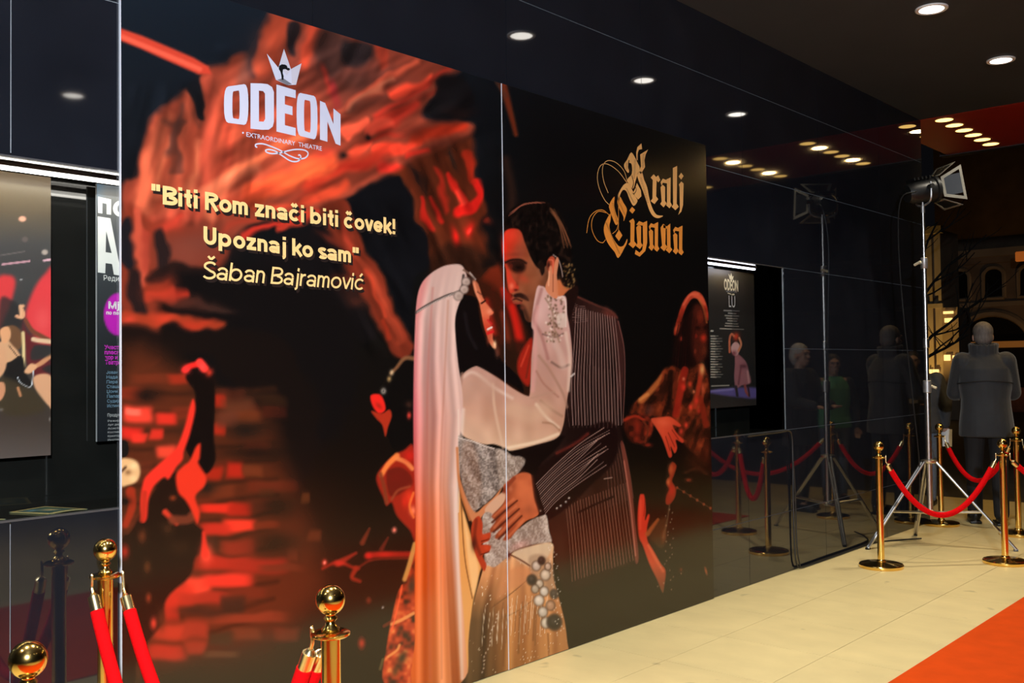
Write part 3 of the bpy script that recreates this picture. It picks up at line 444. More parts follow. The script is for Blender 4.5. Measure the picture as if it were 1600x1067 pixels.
            ([(845, 626), (862, 640), (878, 650)], 4, (160, 122, 100), .8, 2), ([(838, 632), (852, 650), (872, 668)], 5, (222, 196, 172), .8, 2.5), ([(848, 660), (862, 662), (874, 672)], 3, (150, 108, 84), .7, 1.5), ([(770, 600), (773, 640), (786, 700)], 4, (214, 182, 156), .6, 2.2), ([(722, 590), (740, 582), (770, 604), (800, 622)], 5, (222, 196, 178), .6, 3), ([(724, 620), (740, 600), (764, 604)], 26, (176, 136, 116), .5, 9), ([(722, 660), (750, 690)], 20, (190, 152, 128), .5, 8), ([(792, 700), (840, 690), (872, 678)], 5, (236, 212, 182), .7, 2), ([(800, 640), (830, 650), (850, 640)], 26, (206, 168, 140), .6, 9), ([(722, 584), (716, 620), (714, 640)], 5, (150, 112, 96), .7, 2), ([(830, 622), (850, 616), (866, 612)], 3, (176, 136, 116), .7, 1.5), ([(884, 520), (890, 560), (888, 610)], 5, (220, 196, 178), .6, 2.5)]: L(p, w, c, so, a)
    # lace cuff, hand
    for k in range(90):
        h1, h2 = np.mod(np.sin(k*12.9898)*43758.54, 1), np.mod(np.sin(k*78.233)*12543.2, 1)
        B(856+26*h1-(h2 > .5)*4, 462+74*h2+4*h1, 1.7, 1.7, ((120, 92, 70), (226, 206, 190), (90, 66, 50))[k % 3], .8)
    L([(852, 466), (862, 484), (866, 512), (874, 534)], 3, (150, 120, 100), 1, .7); L([(870, 466), (880, 464), (884, 476), (884, 510)], 2, (226, 206, 196), .8, .8); Y([(870, 492), (884, 490), (884, 510), (872, 510)], (206, 186, 172), 1.5, .7)
    Y([(852, 450), (857, 432), (858, 418), (862, 416), (864, 430), (866, 412), (870, 402), (873, 408), (870, 430), (872, 450), (870, 466), (860, 462)], (206, 128, 92), 1.3); L([(864, 430), (864, 456)], 1.4, (130, 66, 44), .7, .8); L([(858, 424), (857, 446)], 2.5, (240, 180, 140), 1, .6); B(873, 448, 5, 12, (196, 112, 70), .6)
    # ---- hair of the bride
    Y([(736, 462), (745, 468), (748, 486), (752, 510), (760, 530), (772, 545), (780, 556), (786, 566), (800, 578), (812, 592), (818, 612), (806, 606), (780, 590), (756, 575), (740, 571), (726, 576), (716, 580), (713, 560), (711, 510), (714, 476), (722, 462)], (16, 11, 11), 1.5)
    L([(726, 490), (732, 520), (744, 544)], 5, (30, 24, 26), 3, .7); B(777, 552, 3, 6, (110, 60, 46), .8); B(776, 546, 3, 5, (90, 50, 40), .7)
    # her face
    Y([(738, 436), (746, 442), (750, 452), (754, 464), (760, 474), (768, 484), (771, 489), (766, 494), (764, 500), (766, 506), (770, 512), (770, 520), (770, 530), (774, 538), (775, 544), (770, 543), (764, 534), (760, 522), (756, 510), (752, 490), (748, 470), (742, 456)], lambda x, y: ramp(y+.2*(x-755), [(440, (176, 96, 66)), (470, (206, 110, 76)), (490, (216, 106, 72)), (515, (196, 60, 40)), (545, (206, 130, 92))]), 1.1)
    L([(740, 440), (744, 456), (750, 470)], 4, (226, 140, 104), 1.4, .8); L([(752, 474), (758, 470)], 2.6, (34, 18, 16), .9, .95); L([(746, 456), (752, 460)], 2, (90, 44, 34), .9, .8); B(765, 487, 4, 4, (240, 150, 116), .7); L([(762, 500), (768, 506)], 3, (196, 40, 40), 1, .9); L([(762, 514.5), (768, 511.5)], 3, (232, 214, 204), .9, .95); L([(762, 521), (770, 518)], 4, (206, 30, 34), 1, .95); B(773, 538, 2.4, 5, (250, 206, 160), .9); B(763, 532, 3, 6, (150, 60, 40), .6); L([(765, 494), (770, 492)], 1.6, (110, 40, 30), .7, .8)
    # ---- headscarf
    def veil(x, y):
        c = ramp(y, [(412, (196, 160, 150)), (470, (200, 166, 156)), (560, (192, 150, 142)), (660, (196, 140, 128)), (740, (204, 134, 112)), (800, (214, 120, 84)), (880, (214, 108, 60)), (960, (204, 106, 56)), (1067, (196, 108, 58))])
        l = np.interp(y, [412, 500, 600, 800, 1067], [668, 650, 646, 648, 648]); r = np.interp(y, [412, 470, 560, 650, 760, 1067], [722, 712, 712, 722, 716, 738]); t = np.clip((x-l)/(r-l), 0, 1)
        # pink or orange rim light on the left, pale on the right
        rim = np.clip(1-t/np.interp(y, [412, 560, 760, 860], [.22, .2, .3, .42]), 0, 1)[:, None]; hot = ramp(y, [(412, (196, 120, 116)), (520, (206, 120, 118)), (650, (206, 92, 104)), (760, (206, 84, 70)), (850, (222, 84, 30)), (1067, (206, 84, 26))])
        c = c*(1-.85*rim)+hot*.85*rim
        pale = (np.clip((t-.55)/.3, 0, 1)*np.interp(y, [412, 600, 760, 860, 1067], [.5, .6, .85, .8, .25]))[:, None]
        c = c*(1-pale)+np.array([204, 174, 162])*pale
        f = np.sin(t*15+.6*np.sin(y/130.))*.5+np.sin(t*31+1.3+y/240.)*.35+np.sin(t*8+y/300.)*.4
        fade = np.interp(y, [412, 460, 520], [.1, .5, 1.])
        dk = np.interp(y, [412, 520, 700, 850, 1067], [18, 32, 34, 34, 38])
        c = c+(f*fade*dk)[:, None]*np.array([1, .95, .9])
        e = np.clip((t-.62)/.04, 0, 1)*np.clip((.80-t)/.05, 0, 1)*np.interp(y, [600, 760, 1067], [0, .2, .9])
        return c*(1-e[:, None])+np.array([150, 66, 24])*e[:, None]
    Y([(720, 414), (706, 413), (690, 417), (672, 428), (658, 444), (651, 470), (648, 520), (646, 600), (646, 700), (649, 800), (648, 900), (648, 1000), (648, 1075), (738, 1080), (734, 1000), (730, 940), (724, 880), (718, 830), (716, 780), (716, 720), (720, 670), (723, 640), (722, 610), (716, 570), (712, 530), (711, 500), (716, 478), (724, 460), (730, 440), (727, 424)], veil, 1.3)
    L([(724, 640), (718, 720), (712, 800), (716, 900), (722, 1060)], 5, (226, 206, 196), 2.5, .55); L([(700, 470), (694, 600), (688, 760), (690, 1060)], 3, (160, 96, 70), 2, .35); L([(676, 450), (668, 600), (668, 800), (672, 1060)], 3, (170, 80, 70), 2.5, .35)
    # veil strip beyond, lit amber
    Y([(716, 770), (722, 790), (734, 830), (744, 860), (752, 884), (748, 900), (738, 950), (736, 1000), (732, 1060), (724, 960), (718, 880)], (220, 152, 84), 2); Y([(724, 800), (736, 850), (748, 888), (740, 930), (734, 900), (728, 850)], (240, 190, 130), 3, .8); L([(720, 780), (726, 870), (738, 935)], 1.6, (90, 50, 26), .8, .8); L([(716, 640), (717, 740), (716, 800)], 2, (226, 206, 190), 1, .7)
    # coin band on the scarf
    L([(650, 488), (662, 480), (680, 470), (700, 461), (716, 456), (722, 448), (724, 430)], 4, (70, 58, 54), 1.2, .95)
    for k in range(26):
        t = k/25; x, y = 652+64*t, 487-31*t-2*np.sin(t*3); B(x, y, 1.1, 1.1, (206, 190, 180), .85)
    for x, y, r in ((728, 440, 7.5), (725, 452, 7.5), (716, 462, 8)): B(x, y, r, r, (110, 92, 84), .95, 0, 4); B(x, y, r-1.6, r-1.6, (196, 172, 160), .95, 0, 3); B(x+1, y+1, r-4, r-4, (150, 128, 116), .7, 0, 2)
    L([(724, 422), (734, 428), (742, 436)], 3, (120, 90, 76), 1, .9); L([(734, 426), (743, 437)], 2, (206, 190, 180), .8, .8); B(738, 436, 4, 4, (60, 44, 40), .8)
    # ---- sequinned bodice
    def sq(lo, hi, sc, s): return lambda x, y: np.asarray(lo)+(np.asarray(hi)-np.asarray(lo))*np.clip(N(x, y, sc*1.25, s)*.75+.05+(N(x*1.5-y*.8, y*.4, 11, s+2)-.5)*.8, 0, 1)[:, None]
    Y([(716, 684), (724, 686), (740, 690), (756, 696), (772, 700), (790, 704), (800, 712), (814, 714), (820, 722), (814, 734), (800, 748), (786, 760), (770, 776), (760, 786), (746, 796), (738, 800), (728, 780), (720, 744)], sq((84, 72, 66), (190, 174, 164), 1.7, 4), 1.5)
    Y([(776, 702), (800, 712), (814, 714), (820, 722), (800, 748), (786, 760), (778, 740)], sq((130, 112, 100), (236, 220, 206), 1.7, 6), 3, .85)
    Y([(724, 690), (742, 700), (752, 760), (744, 796), (730, 780), (720, 730)], sq((110, 76, 58), (214, 186, 170), 1.7, 9), 5, .6); L([(716, 684), (740, 690), (758, 697), (772, 701)], 2, (226, 210, 200), .8, .8)
    Y([(716, 740), (728, 776), (742, 800), (756, 790), (770, 778), (784, 762), (772, 786), (754, 806), (742, 820), (730, 800), (720, 770)], (196, 122, 80), 1.5)
    Y([(758, 794), (786, 768), (790, 780), (780, 794), (766, 806)], (206, 160, 130), 1.5); L([(714, 700), (718, 760), (734, 812)], 4, (190, 110, 60), 1.5, .8)
    # waist band
    Y([(754, 806), (764, 800), (780, 812), (800, 830), (830, 812), (846, 806), (854, 806), (858, 830), (861, 848), (836, 850), (812, 858), (796, 866), (786, 878), (770, 888), (758, 884), (756, 860), (752, 830)], sq((134, 114, 102), (206, 190, 178), 1.7, 12), 1.3)
    B(812, 852, 14, 6, (214, 150, 140), .5, -20); L([(794, 866), (820, 854), (860, 848)], 1.6, (110, 66, 50), .8, .8)
    # skirt
    def skirt(x, y):
        t = (x-np.interp(y, [870, 960, 1067], [760, 736, 732]))/np.interp(y, [870, 960, 1067], [100, 150, 156])
        c = ramp(y, [(850, (206, 166, 126)), (890, (196, 132, 86)), (950, (176, 110, 62)), (1067, (150, 94, 46))])
        c = c+np.clip((t-.5), 0, 1)[:, None]*np.array([40, 40, 36])
        lo = np.clip((.42-t)/.3, 0, 1)*np.clip((y-900)/70, 0, 1); c = c*(1-.55*lo[:, None])
        f = np.sin(t*34+.5*np.sin(y/40))*.5+np.sin(t*61+2)*.3+np.sin(t*17+1)*.5
        c = c+(f*24)[:, None]*np.array([1, .85, .6])
        s = (N(x, y, 1.8, 14) > .93)*np.clip(N(x, y*.3, 12, 15)*1.6-.3, 0, 1); return c*(1-s[:, None]*.8)+np.array([240, 222, 196])*s[:, None]*.8
    Y([(758, 884), (772, 886), (786, 876), (798, 866), (820, 856), (861, 848), (864, 870), (864, 900), (872, 930), (882, 970), (886, 1000), (888, 1030), (870, 1075), (720, 1085), (731, 1050), (732, 1000), (738, 950), (750, 905)], skirt, 1.3)
    Y([(800, 866), (820, 856), (860, 849), (858, 866), (844, 880), (824, 884)], (206, 180, 150), 2, .85); L([(796, 866), (812, 874), (828, 884)], 2.4, (86, 46, 28), .8, .95); L([(764, 952), (800, 926), (826, 904)], 1.6, (110, 66, 36), .8, .8); L([(782, 966), (806, 956), (832, 938)], 1.4, (120, 76, 40), .8, .7); B(795, 868, 3, 5, (70, 26, 26), .8)
    Y([(806, 886), (830, 892), (832, 906), (800, 920), (776, 936), (784, 904)], (200, 128, 84), 4, .6)
    for k in range(30):
        x = 752+k*3.6+1.5*np.sin(k*3); y0 = 950-(k > 12)*12+8*np.sin(k*1.9); L([(x, y0), (x-3, y0+44+20*np.sin(k*2.7))], .9, (236, 220, 196) if k % 3 else (90, 60, 36), .5, .6)
    for k in range(16): B(776-k*1.6+2*np.sin(k), 960+k*6, 1, 1.4, (226, 206, 190), .8)
    for p in ([(836, 950), (833, 1000)], [(812, 956), (810, 1020)], [(856, 990), (858, 1030)], [(790, 960), (786, 1040)]): L(p, 3, (110, 64, 30), 1.5, .55)
    # coins at the hip
    Y([(826, 872), (846, 866), (862, 880), (866, 905), (866, 930), (848, 918), (834, 905)], (150, 120, 96), 3, .55)
    for x, y, r, c in [(838, 884, 7, (196, 176, 160)), (831, 906, 8, (50, 40, 34)), (846, 876, 6, (46, 34, 28)), (852, 898, 8, (206, 182, 160)), (843, 912, 6, (190, 170, 150)), (836, 920, 6, (170, 150, 130)), (850, 924, 7, (206, 190, 176)), (842, 938, 8, (214, 196, 180)), (866, 928, 7, (70, 56, 46)), (848, 956, 7.5, (196, 180, 164)), (853, 973, 8, (206, 190, 170)), (866, 972, 12, (52, 42, 32)), (860, 946, 7, (176, 130, 100)), (856, 885, 5, (190, 160, 140))]:
        B(x, y, r+.8, r+1.6, (66, 50, 40), .8, 0, 4); B(x, y, r-.8, r, c, .95, 0, 3); B(x-1, y-2, r*.4, r*.4, tuple(min(255, v+30) for v in c), .6)
    for k in range(40):
        x, y = 862+6*np.sin(k*5.1)+k*.35, 852+k*3.6; B(x, y, .9, .9, (236, 222, 206), .75)
    # ---- the man's hand on her hip
    Y([(786, 760), (796, 750), (806, 742), (818, 738), (830, 742), (833, 760), (836, 780), (842, 800), (836, 808), (822, 814), (806, 830), (796, 842), (786, 844), (790, 834), (776, 842), (774, 836), (784, 824), (768, 832), (766, 826), (774, 814), (768, 806), (784, 790), (790, 776)], lambda x, y: ramp((x-766)/76-(y-740)/260, [(-.3, (140, 64, 38)), (.1, (160, 74, 44)), (.5, (190, 96, 58)), (.9, (196, 100, 62))])+((N(x, y, 9, 66)-.5)*26)[:, None]*np.array([1, .7, .5]), 1.5)
    B(816, 764, 11, 15, (214, 112, 70), .55, -20); B(826, 796, 9, 9, (150, 76, 48), .55); L([(832, 744), (836, 776), (843, 800)], 4, (72, 32, 22), 1.8, .7); B(800, 762, 6, 10, (130, 58, 36), .5, 30)
    for p in ([(808, 782), (790, 797), (769, 816)], [(811, 795), (794, 810), (771, 831)], [(815, 806), (800, 821), (779, 842)]): L(p, 2.6, (74, 30, 19), 1.3, .85, 3.4)
    for p in ([(802, 780), (786, 793), (772, 806)], [(806, 791), (790, 805), (772, 824)], [(811, 802), (796, 817), (780, 834)], [(818, 812), (804, 828), (794, 838)]): L(p, 4, (214, 118, 76), 2, .55, 3)
    L([(803, 747), (793, 759), (787, 768)], 6, (120, 50, 32), 2, .75); B(798, 764, 3, 4, (206, 120, 84), .5)
    # other hand behind
    Y([(738, 816), (748, 806), (754, 818), (754, 834), (766, 832), (764, 844), (752, 850), (766, 852), (764, 862), (754, 868), (760, 882), (756, 892), (748, 878), (740, 858), (736, 836)], (170, 56, 30), 1.3); L([(744, 812), (742, 840), (750, 866)], 5, (110, 36, 22), 2, .7); L([(752, 846), (764, 842)], 2, (80, 26, 16), .8, .8); L([(752, 866), (764, 862)], 2, (80, 26, 16), .8, .8); B(760, 856, 5, 4, (206, 72, 40), .7); B(758, 838, 6, 4, (196, 70, 40), .7); B(740, 850, 4, 10, (30, 18, 16), .7)
    # pocket square and the joint specks
    L([(892, 588), (897, 584)], 3, (206, 196, 190), .8, .8)
PRINT_GAIN = .92
# ================================================================== SETTING
WALL_X0, WALL_X1, CEIL = -2.0, 9.9, 3.95
M_black = mat('black_glass', (.0080, .0092, .0132), .035, 0, .2, 3, ior=1.66)
M_joint = mat('joint_aluminium', (.34, .36, .38), .45, .3, .1, 20)
M_niche = mat('niche_lacquer', (.010, .0095, .0085), .05, 0, .2, 6)
M_ceil = mat('ceiling_paint', (.034, .038, .048), .6, 0, .12, 2.5)
M_red = mat('red_lacquer', (.36, .022, .012), .28, 0, .1, 2)
M_tile = mat('sandstone_tile', (.70, .57, .285), .42, 0, .07, 5.5, .05, objvar=.02, detail=8, stretch=(1, .6, 1))
def add_stains(m, thr=.70, dark=.72):
    nt = m.node_tree; n = nt.nodes; l = nt.links; b = n['Principled BSDF']; src = b.inputs['Base Color'].links[0].from_socket
    g = n.new('ShaderNodeNewGeometry'); a = n.new('ShaderNodeTexNoise'); a.inputs['Scale'].default_value = 5.2; a.inputs['Detail'].default_value = 2; l.new(g.outputs['Position'], a.inputs['Vector'])
    r = n.new('ShaderNodeMapRange'); r.inputs[1].default_value = thr; r.inputs[2].default_value = thr+.05; r.inputs[3].default_value = 1; r.inputs[4].default_value = dark; l.new(a.outputs[0], r.inputs[0])
    a2 = n.new('ShaderNodeTexNoise'); a2.inputs['Scale'].default_value = 1.1; a2.inputs['Detail'].default_value = 5; l.new(g.outputs['Position'], a2.inputs['Vector']); r2 = n.new('ShaderNodeMapRange'); r2.inputs[1].default_value = .3; r2.inputs[2].default_value = .7; r2.inputs[3].default_value = .93; r2.inputs[4].default_value = 1.05; l.new(a2.outputs[0], r2.inputs[0])
    k = n.new('ShaderNodeMath'); k.operation = 'MULTIPLY'; l.new(r.outputs[0], k.inputs[0]); l.new(r2.outputs[0], k.inputs[1]); v = n.new('ShaderNodeVectorMath'); v.operation = 'SCALE'; l.new(src, v.inputs[0]); l.new(k.outputs[0], v.inputs['Scale']); l.new(v.outputs[0], b.inputs['Base Color'])
add_stains(M_tile)
M_grout = mat('grout', (.34, .27, .14), .8, 0, .2, 30)
M_pave = mat('street_paving', (.055, .048, .042), .7, 0, .3, 4, .3)
M_glass = glass_mat('pane_glass')
# floor and its tiles
fl = struct(obj('floor', boxm(WALL_X0-2, 11.9, -9, 2.0, -.08, -.006), M_grout))
ys = [0., -.53, -1.14]+[-1.14-.61*k for k in range(1, 6)]
xs = [3.82+.605*k for k in range(-7, 14)]
for a, b in zip(ys, ys[1:]):
    for c, d in zip(xs, xs[1:]):
        obj('floor_tile', boxm(c+.0015, d-.0015, b+.0015, a-.0015, -.006, 0), M_tile, fl)
plain = obj('floor_screed', boxm(WALL_X0-2, xs[0], -9, 0, -.0062, 0), M_tile, fl)
obj('floor_screed', boxm(xs[0], 11.9, -9, ys[-1], -.0062, 0), M_tile, fl)
obj('floor_screed', boxm(xs[-1], 11.9, ys[-1], 2.0, -.0062, 0), M_tile, fl)
obj('floor_screed', boxm(9.92, xs[-1], 0, 2.0, -.0062, 0), M_tile, fl)
struct(obj('pavement', boxm(11.9, 75, -40, 40, -.3, -.02), M_pave))
# facade wall: backing with two show-case niches
NZ0, NZ1, NY = 1.063, 2.289, .32
NICHE = [(.1, 2.55), (4.9, 6.922)]
bm = bmesh.new()
box(bm, WALL_X0, WALL_X1-.004, NY, 2.0, 0, CEIL); box(bm, WALL_X0, WALL_X1-.004, .006, NY, 0, NZ0-.012); box(bm, WALL_X0, WALL_X1-.004, .006, NY, NZ1+.012, CEIL)
cuts = [WALL_X0]+[v for n in NICHE for v in n]+[WALL_X1-.004]
for a, b in zip(cuts[::2], cuts[1::2]): box(bm, a, b, .006, NY, NZ0-.012, NZ1+.012)
wl = struct(obj('wall_left', bm, M_joint))
zj = [0, .45, 1.063, 1.676, 2.289, 2.912, 3.53, CEIL]; xj = [3.824+1.248*k for k in range(-5, 5)]; xj = [WALL_X0]+[x for x in xj if x > WALL_X0+.1]+[WALL_X1]
G = .0022
for z0, z1 in zip(zj, zj[1:]):
    nic = NZ0-.01 < z0 < NZ1-.01
    for x0, x1 in zip(xj, xj[1:]):
        segs = [(x0, x1)]
        if nic:
            for n0, n1 in NICHE:
                new = []
                for a, b in segs:
                    if b <= n0 or a >= n1: new.append((a, b)); continue
                    if a < n0: new.append((a, n0))
                    if b > n1: new.append((n1, b))
                segs = new
        for a, b in segs:
            if b-a > .03: obj('glass_panel', boxm(a+G, b-G, 0, .014, z0+G, z1-G), M_black, wl)
# the wall's end, clad in the same glass
for z0, z1 in zip(zj, zj[1:]): obj('glass_panel', boxm(WALL_X1-.004, WALL_X1+.008, .004, 2.0, z0+G, z1-G), M_black, wl)
for k, (n0, n1) in enumerate(NICHE):
    obj('niche_back', boxm(n0, n1, NY-.012, NY, NZ0, NZ1), M_niche, wl); obj('niche_ledge', boxm(n0, n1, .006, NY-.012, NZ0-.012, NZ0), M_niche, wl); obj('niche_head', boxm(n0, n1, .006, NY-.012, NZ1, NZ1+.012), M_niche, wl)
    obj('niche_side', boxm(n0-.012, n0, .006, NY, NZ0, NZ1), M_niche, wl); obj('niche_side', boxm(n1, n1+.012, .014, NY, NZ0, NZ1), M_niche, wl)
    w = struct(link('window_%d' % (k+1), None))
    obj('window_pane', boxm(n0+.003, n1-.003, .002, .008, NZ0+.003, NZ1-.003), M_glass, w)
    obj('sill_profile', boxm(n0, n1, -.001, .02, NZ0-.004, NZ0+.003), mat('dark_profile', (.05, .05, .052), .35), w); obj('head_profile', boxm(n0, n1, -.001, .02, NZ1-.003, NZ1+.003), mat('dark_profile', (.05, .05, .052), .35), w)
# ceiling and red soffit
struct(obj('ceiling', boxm(WALL_X0-2, 9.88, -9, 0, CEIL, CEIL+.2), M_ceil))
so = struct(obj('ceiling_soffit', boxm(9.9, 11.77, -9, .37, CEIL, CEIL+.25), M_red))
obj('soffit_edge', boxm(11.77, 11.9, -9, .45, CEIL-.01, CEIL+.9), mat('soffit_fascia', (.02, .018, .018), .5), so)
# ================================================================== CEILING LAMPS
M_white = mat('fixture_white', (.75, .74, .72), .4)
M_lens = mat('lamp_lens', (.9, .9, .88), .4, emit=(1, .95, .86), es=9)
M_amber = mat('amber_lens', (.9, .7, .3), .4, emit=(1, .60, .16), es=3.6)
def downlight(x, y, label, group=None, watts=W_DOWN):
    t = tag(empty('ceiling_downlight', (x, y, CEIL)), label, 'lamp', group)
    obj('trim_ring', lathe([(.075, 0), (.105, -.002), (.105, -.010), (.098, -.014), (.080, -.012), (.075, 0)], 32, cap=False), M_white, t, smooth=True)
    obj('lens', lathe([(.078, -.009), (.078, -.002)], 28), M_lens, t)
    L = bpy.data.lights.new('downlight_lamp', 'AREA'); L.shape = 'DISK'; L.size = .15; L.energy = watts; L.color = COL_DOWN; L.spread = R_(92)
    o = bpy.data.objects.new('downlight_lamp', L); COL.objects.link(o); o.parent = t; o.location = (0, 0, -.0105)
seen = {(6.82, -1.17): 'round white ceiling downlight cut by the top edge of the photo', (8.37, -1.17): 'round white ceiling downlight nearer the red soffit',
        (5.28, -1.17): 'round ceiling downlight mirrored in the black glass above the poster joint', (3.73, -4.94): 'round ceiling downlight mirrored in the black glass left of the poster'}
for y in (-1.17, -4.94):
    for x in (-.92, .63, 2.18, 3.73, 5.28, 6.82, 8.37):
        if y < -2 and x > 4: continue
        lb = seen.get((x, y)); downlight(x, y, lb or 'round recessed ceiling downlight of the canopy, outside the picture', 'canopy downlights' if lb is None else None)
rows = ['nearest the black wall', 'second row off the wall', 'third row off the wall', 'fourth row off the wall', 'fifth row off the wall']
ordn = ['first', 'second', 'third', 'fourth', 'fifth', 'sixth']
for j, y in enumerate((-.18, -1.25, -2.32, -3.40)):
    for k in range(6):
        x = 10.04+.296*k
        t = tag(empty('soffit_downlight', (x, y, CEIL)), 'round amber lamp in red soffit, %s from the canopy in the row nearest the wall' % ordn[k] if j == 0 else 'round amber lamp in red soffit, %s from the canopy, %s' % (ordn[k], rows[j]), 'lamp', 'amber soffit lamps')
        obj('trim_ring', lathe([(.080, 0), (.096, -.001), (.096, -.006), (.082, -.007), (.080, 0)], 24, cap=False), mat('amber_trim', (.5, .2, .08), .4), t, smooth=True)
        obj('lens', lathe([(.082, -.006), (.082, -.001)], 24), M_amber, t)
        if k in (1, 4) and j < 3:
            L = bpy.data.lights.new('soffit_lamp', 'AREA'); L.shape = 'DISK'; L.size = .15; L.energy = W_AMBER; L.color = COL_AMBER
            o = bpy.data.objects.new('soffit_lamp', L); COL.objects.link(o); o.parent = t; o.location = (0, 0, -.0075)
# ================================================================== THE BIG POSTER
M_edge = mat('board_edge', (.62, .64, .70), .5, 0, .05)
PX0, PXJ, PX1, PZ1 = 1.707, 3.768, 5.80, 3.04
mural = tag(empty('wall_poster', (PX0, 0, 0)), 'wall-high black and red theatre poster with a bride and a man in pinstripes embracing', 'poster')
MI = Matrix.Translation((-PX0, 0, 0))
def on_poster(o): o.parent = mural; o.matrix_parent_inverse = MI; return o
M_print = print_mat('poster_print', .15, 1., 1.5)
zs = np.linspace(.004, PZ1, 560)
for x0, x1, yf, step in ((PX0, PXJ, -.012, .0058), (PXJ, PX1, -.015, .0052)):
    b = on_poster(obj('poster_board', boxm(x0+.001, x1, yf, -.0005, .003, PZ1+.001), mat('board_core', (.010, .010, .011), .5)))
    on_poster(obj('edge_profile', boxm(x0-.0015, x0+.001, yf-.0012, -.0005, .003, PZ1), M_edge))
    gx = np.linspace(x0, x1, int((x1-x0)/step)); X, Z = np.meshgrid(gx, zs); U, V = wall_uv(X.ravel(), Z.ravel(), yf)
    P = Paint(U, V, (14, 15, 17)); paint_mural(P)
    g = grid_print('printed_face', gx, zs, yf-.0006, to_lin(P.c, PRINT_GAIN), M_print, b)
YT = -.0134
# ---- lettering: flat pieces of print in the plane of the board
def loops_mesh(name, loops, m, parent, Y=None, ext=.0003):
    """filled outline(s) given in board metres (X, Z)"""
    cu = bpy.data.curves.new(name, 'CURVE'); cu.dimensions = '2D'; cu.fill_mode = 'BOTH'; cu.extrude = ext
    for lp in loops:
        s = cu.splines.new('POLY'); s.points.add(len(lp)-1); s.use_cyclic_u = True
        s.points.foreach_set('co', np.hstack([np.array(lp, float), np.zeros((len(lp), 1)), np.ones((len(lp), 1))]).ravel())
    return curve_to(name, cu, m, parent, YT if Y is None else Y)
def curve_to(name, cu, m, parent, Y, fit=None):
    o = bpy.data.objects.new(name, cu); COL.objects.link(o); dg = bpy.context.evaluated_depsgraph_get()
    me = bpy.data.meshes.new_from_object(o.evaluated_get(dg)); bpy.data.objects.remove(o); bpy.data.curves.remove(cu)
    n = len(me.vertices); co = np.empty(n*3, np.float32); me.vertices.foreach_get('co', co); co = co.reshape(-1, 3)
    if fit is not None: co[:, :2] = fit(co[:, :2])
    me.vertices.foreach_set('co', np.stack([co[:, 0], Y-co[:, 2], co[:, 1]], -1).astype(np.float32).ravel()); me.update(); me.materials.clear()
    bm = bmesh.new(); bm.from_mesh(me); bmesh.ops.recalc_face_normals(bm, faces=bm.faces); bm.to_mesh(me); bm.free()
    return link(name, me, m, parent)
def pw(pts, Y=None): return [wall_xz(x, y, YT if Y is None else Y) for x, y in pts]
def smoothp(pts, closed=True, n=5): return [tuple(p) for p in Paint.cr(pts, closed, n)]
def text(name, body, left, right, m, parent, Y=None, cap=None, bold=0., shear=0., spacing=1.):
    """left/right: (X, Z) of the baseline ends of the inked line; cap: height of a capital in metres"""
    cu = bpy.data.curves.new(name, 'FONT'); cu.body = body; cu.size = 1; cu.offset = bold; cu.shear = shear; cu.extrude = 0; cu.space_character = spacing; cu.resolution_u = 3
    lx, lz = left; rx, rz = right
    def fit(c):
        x0, x1 = c[:, 0].min(), c[:, 0].max(); s = (rx-lx)/(x1-x0); sv = s if cap is None else cap/.73
        t = (c[:, 0]-x0)/(x1-x0); return np.stack([lx+(rx-lx)*t, lz+(rz-lz)*t+c[:, 1]*sv], -1)
    return curve_to(name, cu, m, parent, YT if Y is None else Y, fit)
def ribbon(pts, w, Y=None, n=6, w2=None):
    """outline of a pen stroke, pts in photo measure -> board metres"""
    p = np.array(pw([tuple(q) for q in Paint.cr(pts, False, n)], Y)); d = np.gradient(p, axis=0); d /= np.linalg.norm(d, axis=1)[:, None]+1e-9; nn = np.stack([-d[:, 1], d[:, 0]], -1)
    ww = np.linspace(w, w if w2 is None else w2, len(p))[:, None]/2
    return [tuple(v) for v in np.vstack([p+nn*ww, (p-nn*ww)[::-1]])]
M_lw = mat('print_white', lin((190, 193, 212)), .45, 0, .02); M_lg = mat('print_gold', lin((228, 194, 128)), .45, 0, .02); M_lk = mat('print_black', (.006, .006, .007), .3, 0, .02); M_ls = mat('print_shadow', (.016, .010, .009), .3, 0, .02)
def join_parts(name, root, label):
    """all flat pieces under a temporary root become one printed part of the poster"""
    bm = bmesh.new(); ms = []; par = root.parent
    for c in [o for o in bpy.data.objects if o.parent == root]:
        m = c.data.materials[0]
        if m not in ms: ms.append(m)
        k = len(bm.faces); bm.from_mesh(c.data); bm.faces.ensure_lookup_table()
        for f in bm.faces[k:]: f.material_index = ms.index(m)
        me = c.data; bpy.data.objects.remove(c); bpy.data.meshes.remove(me)
    bpy.data.objects.remove(root); me = bpy.data.meshes.new(name); bm.to_mesh(me); bm.free()
    for m in ms: me.materials.append(m)
    o = link(name, me); o['label'] = label; o.parent = par
    if par is not None: o.matrix_parent_inverse = Matrix.Translation(-par.location)
    return o
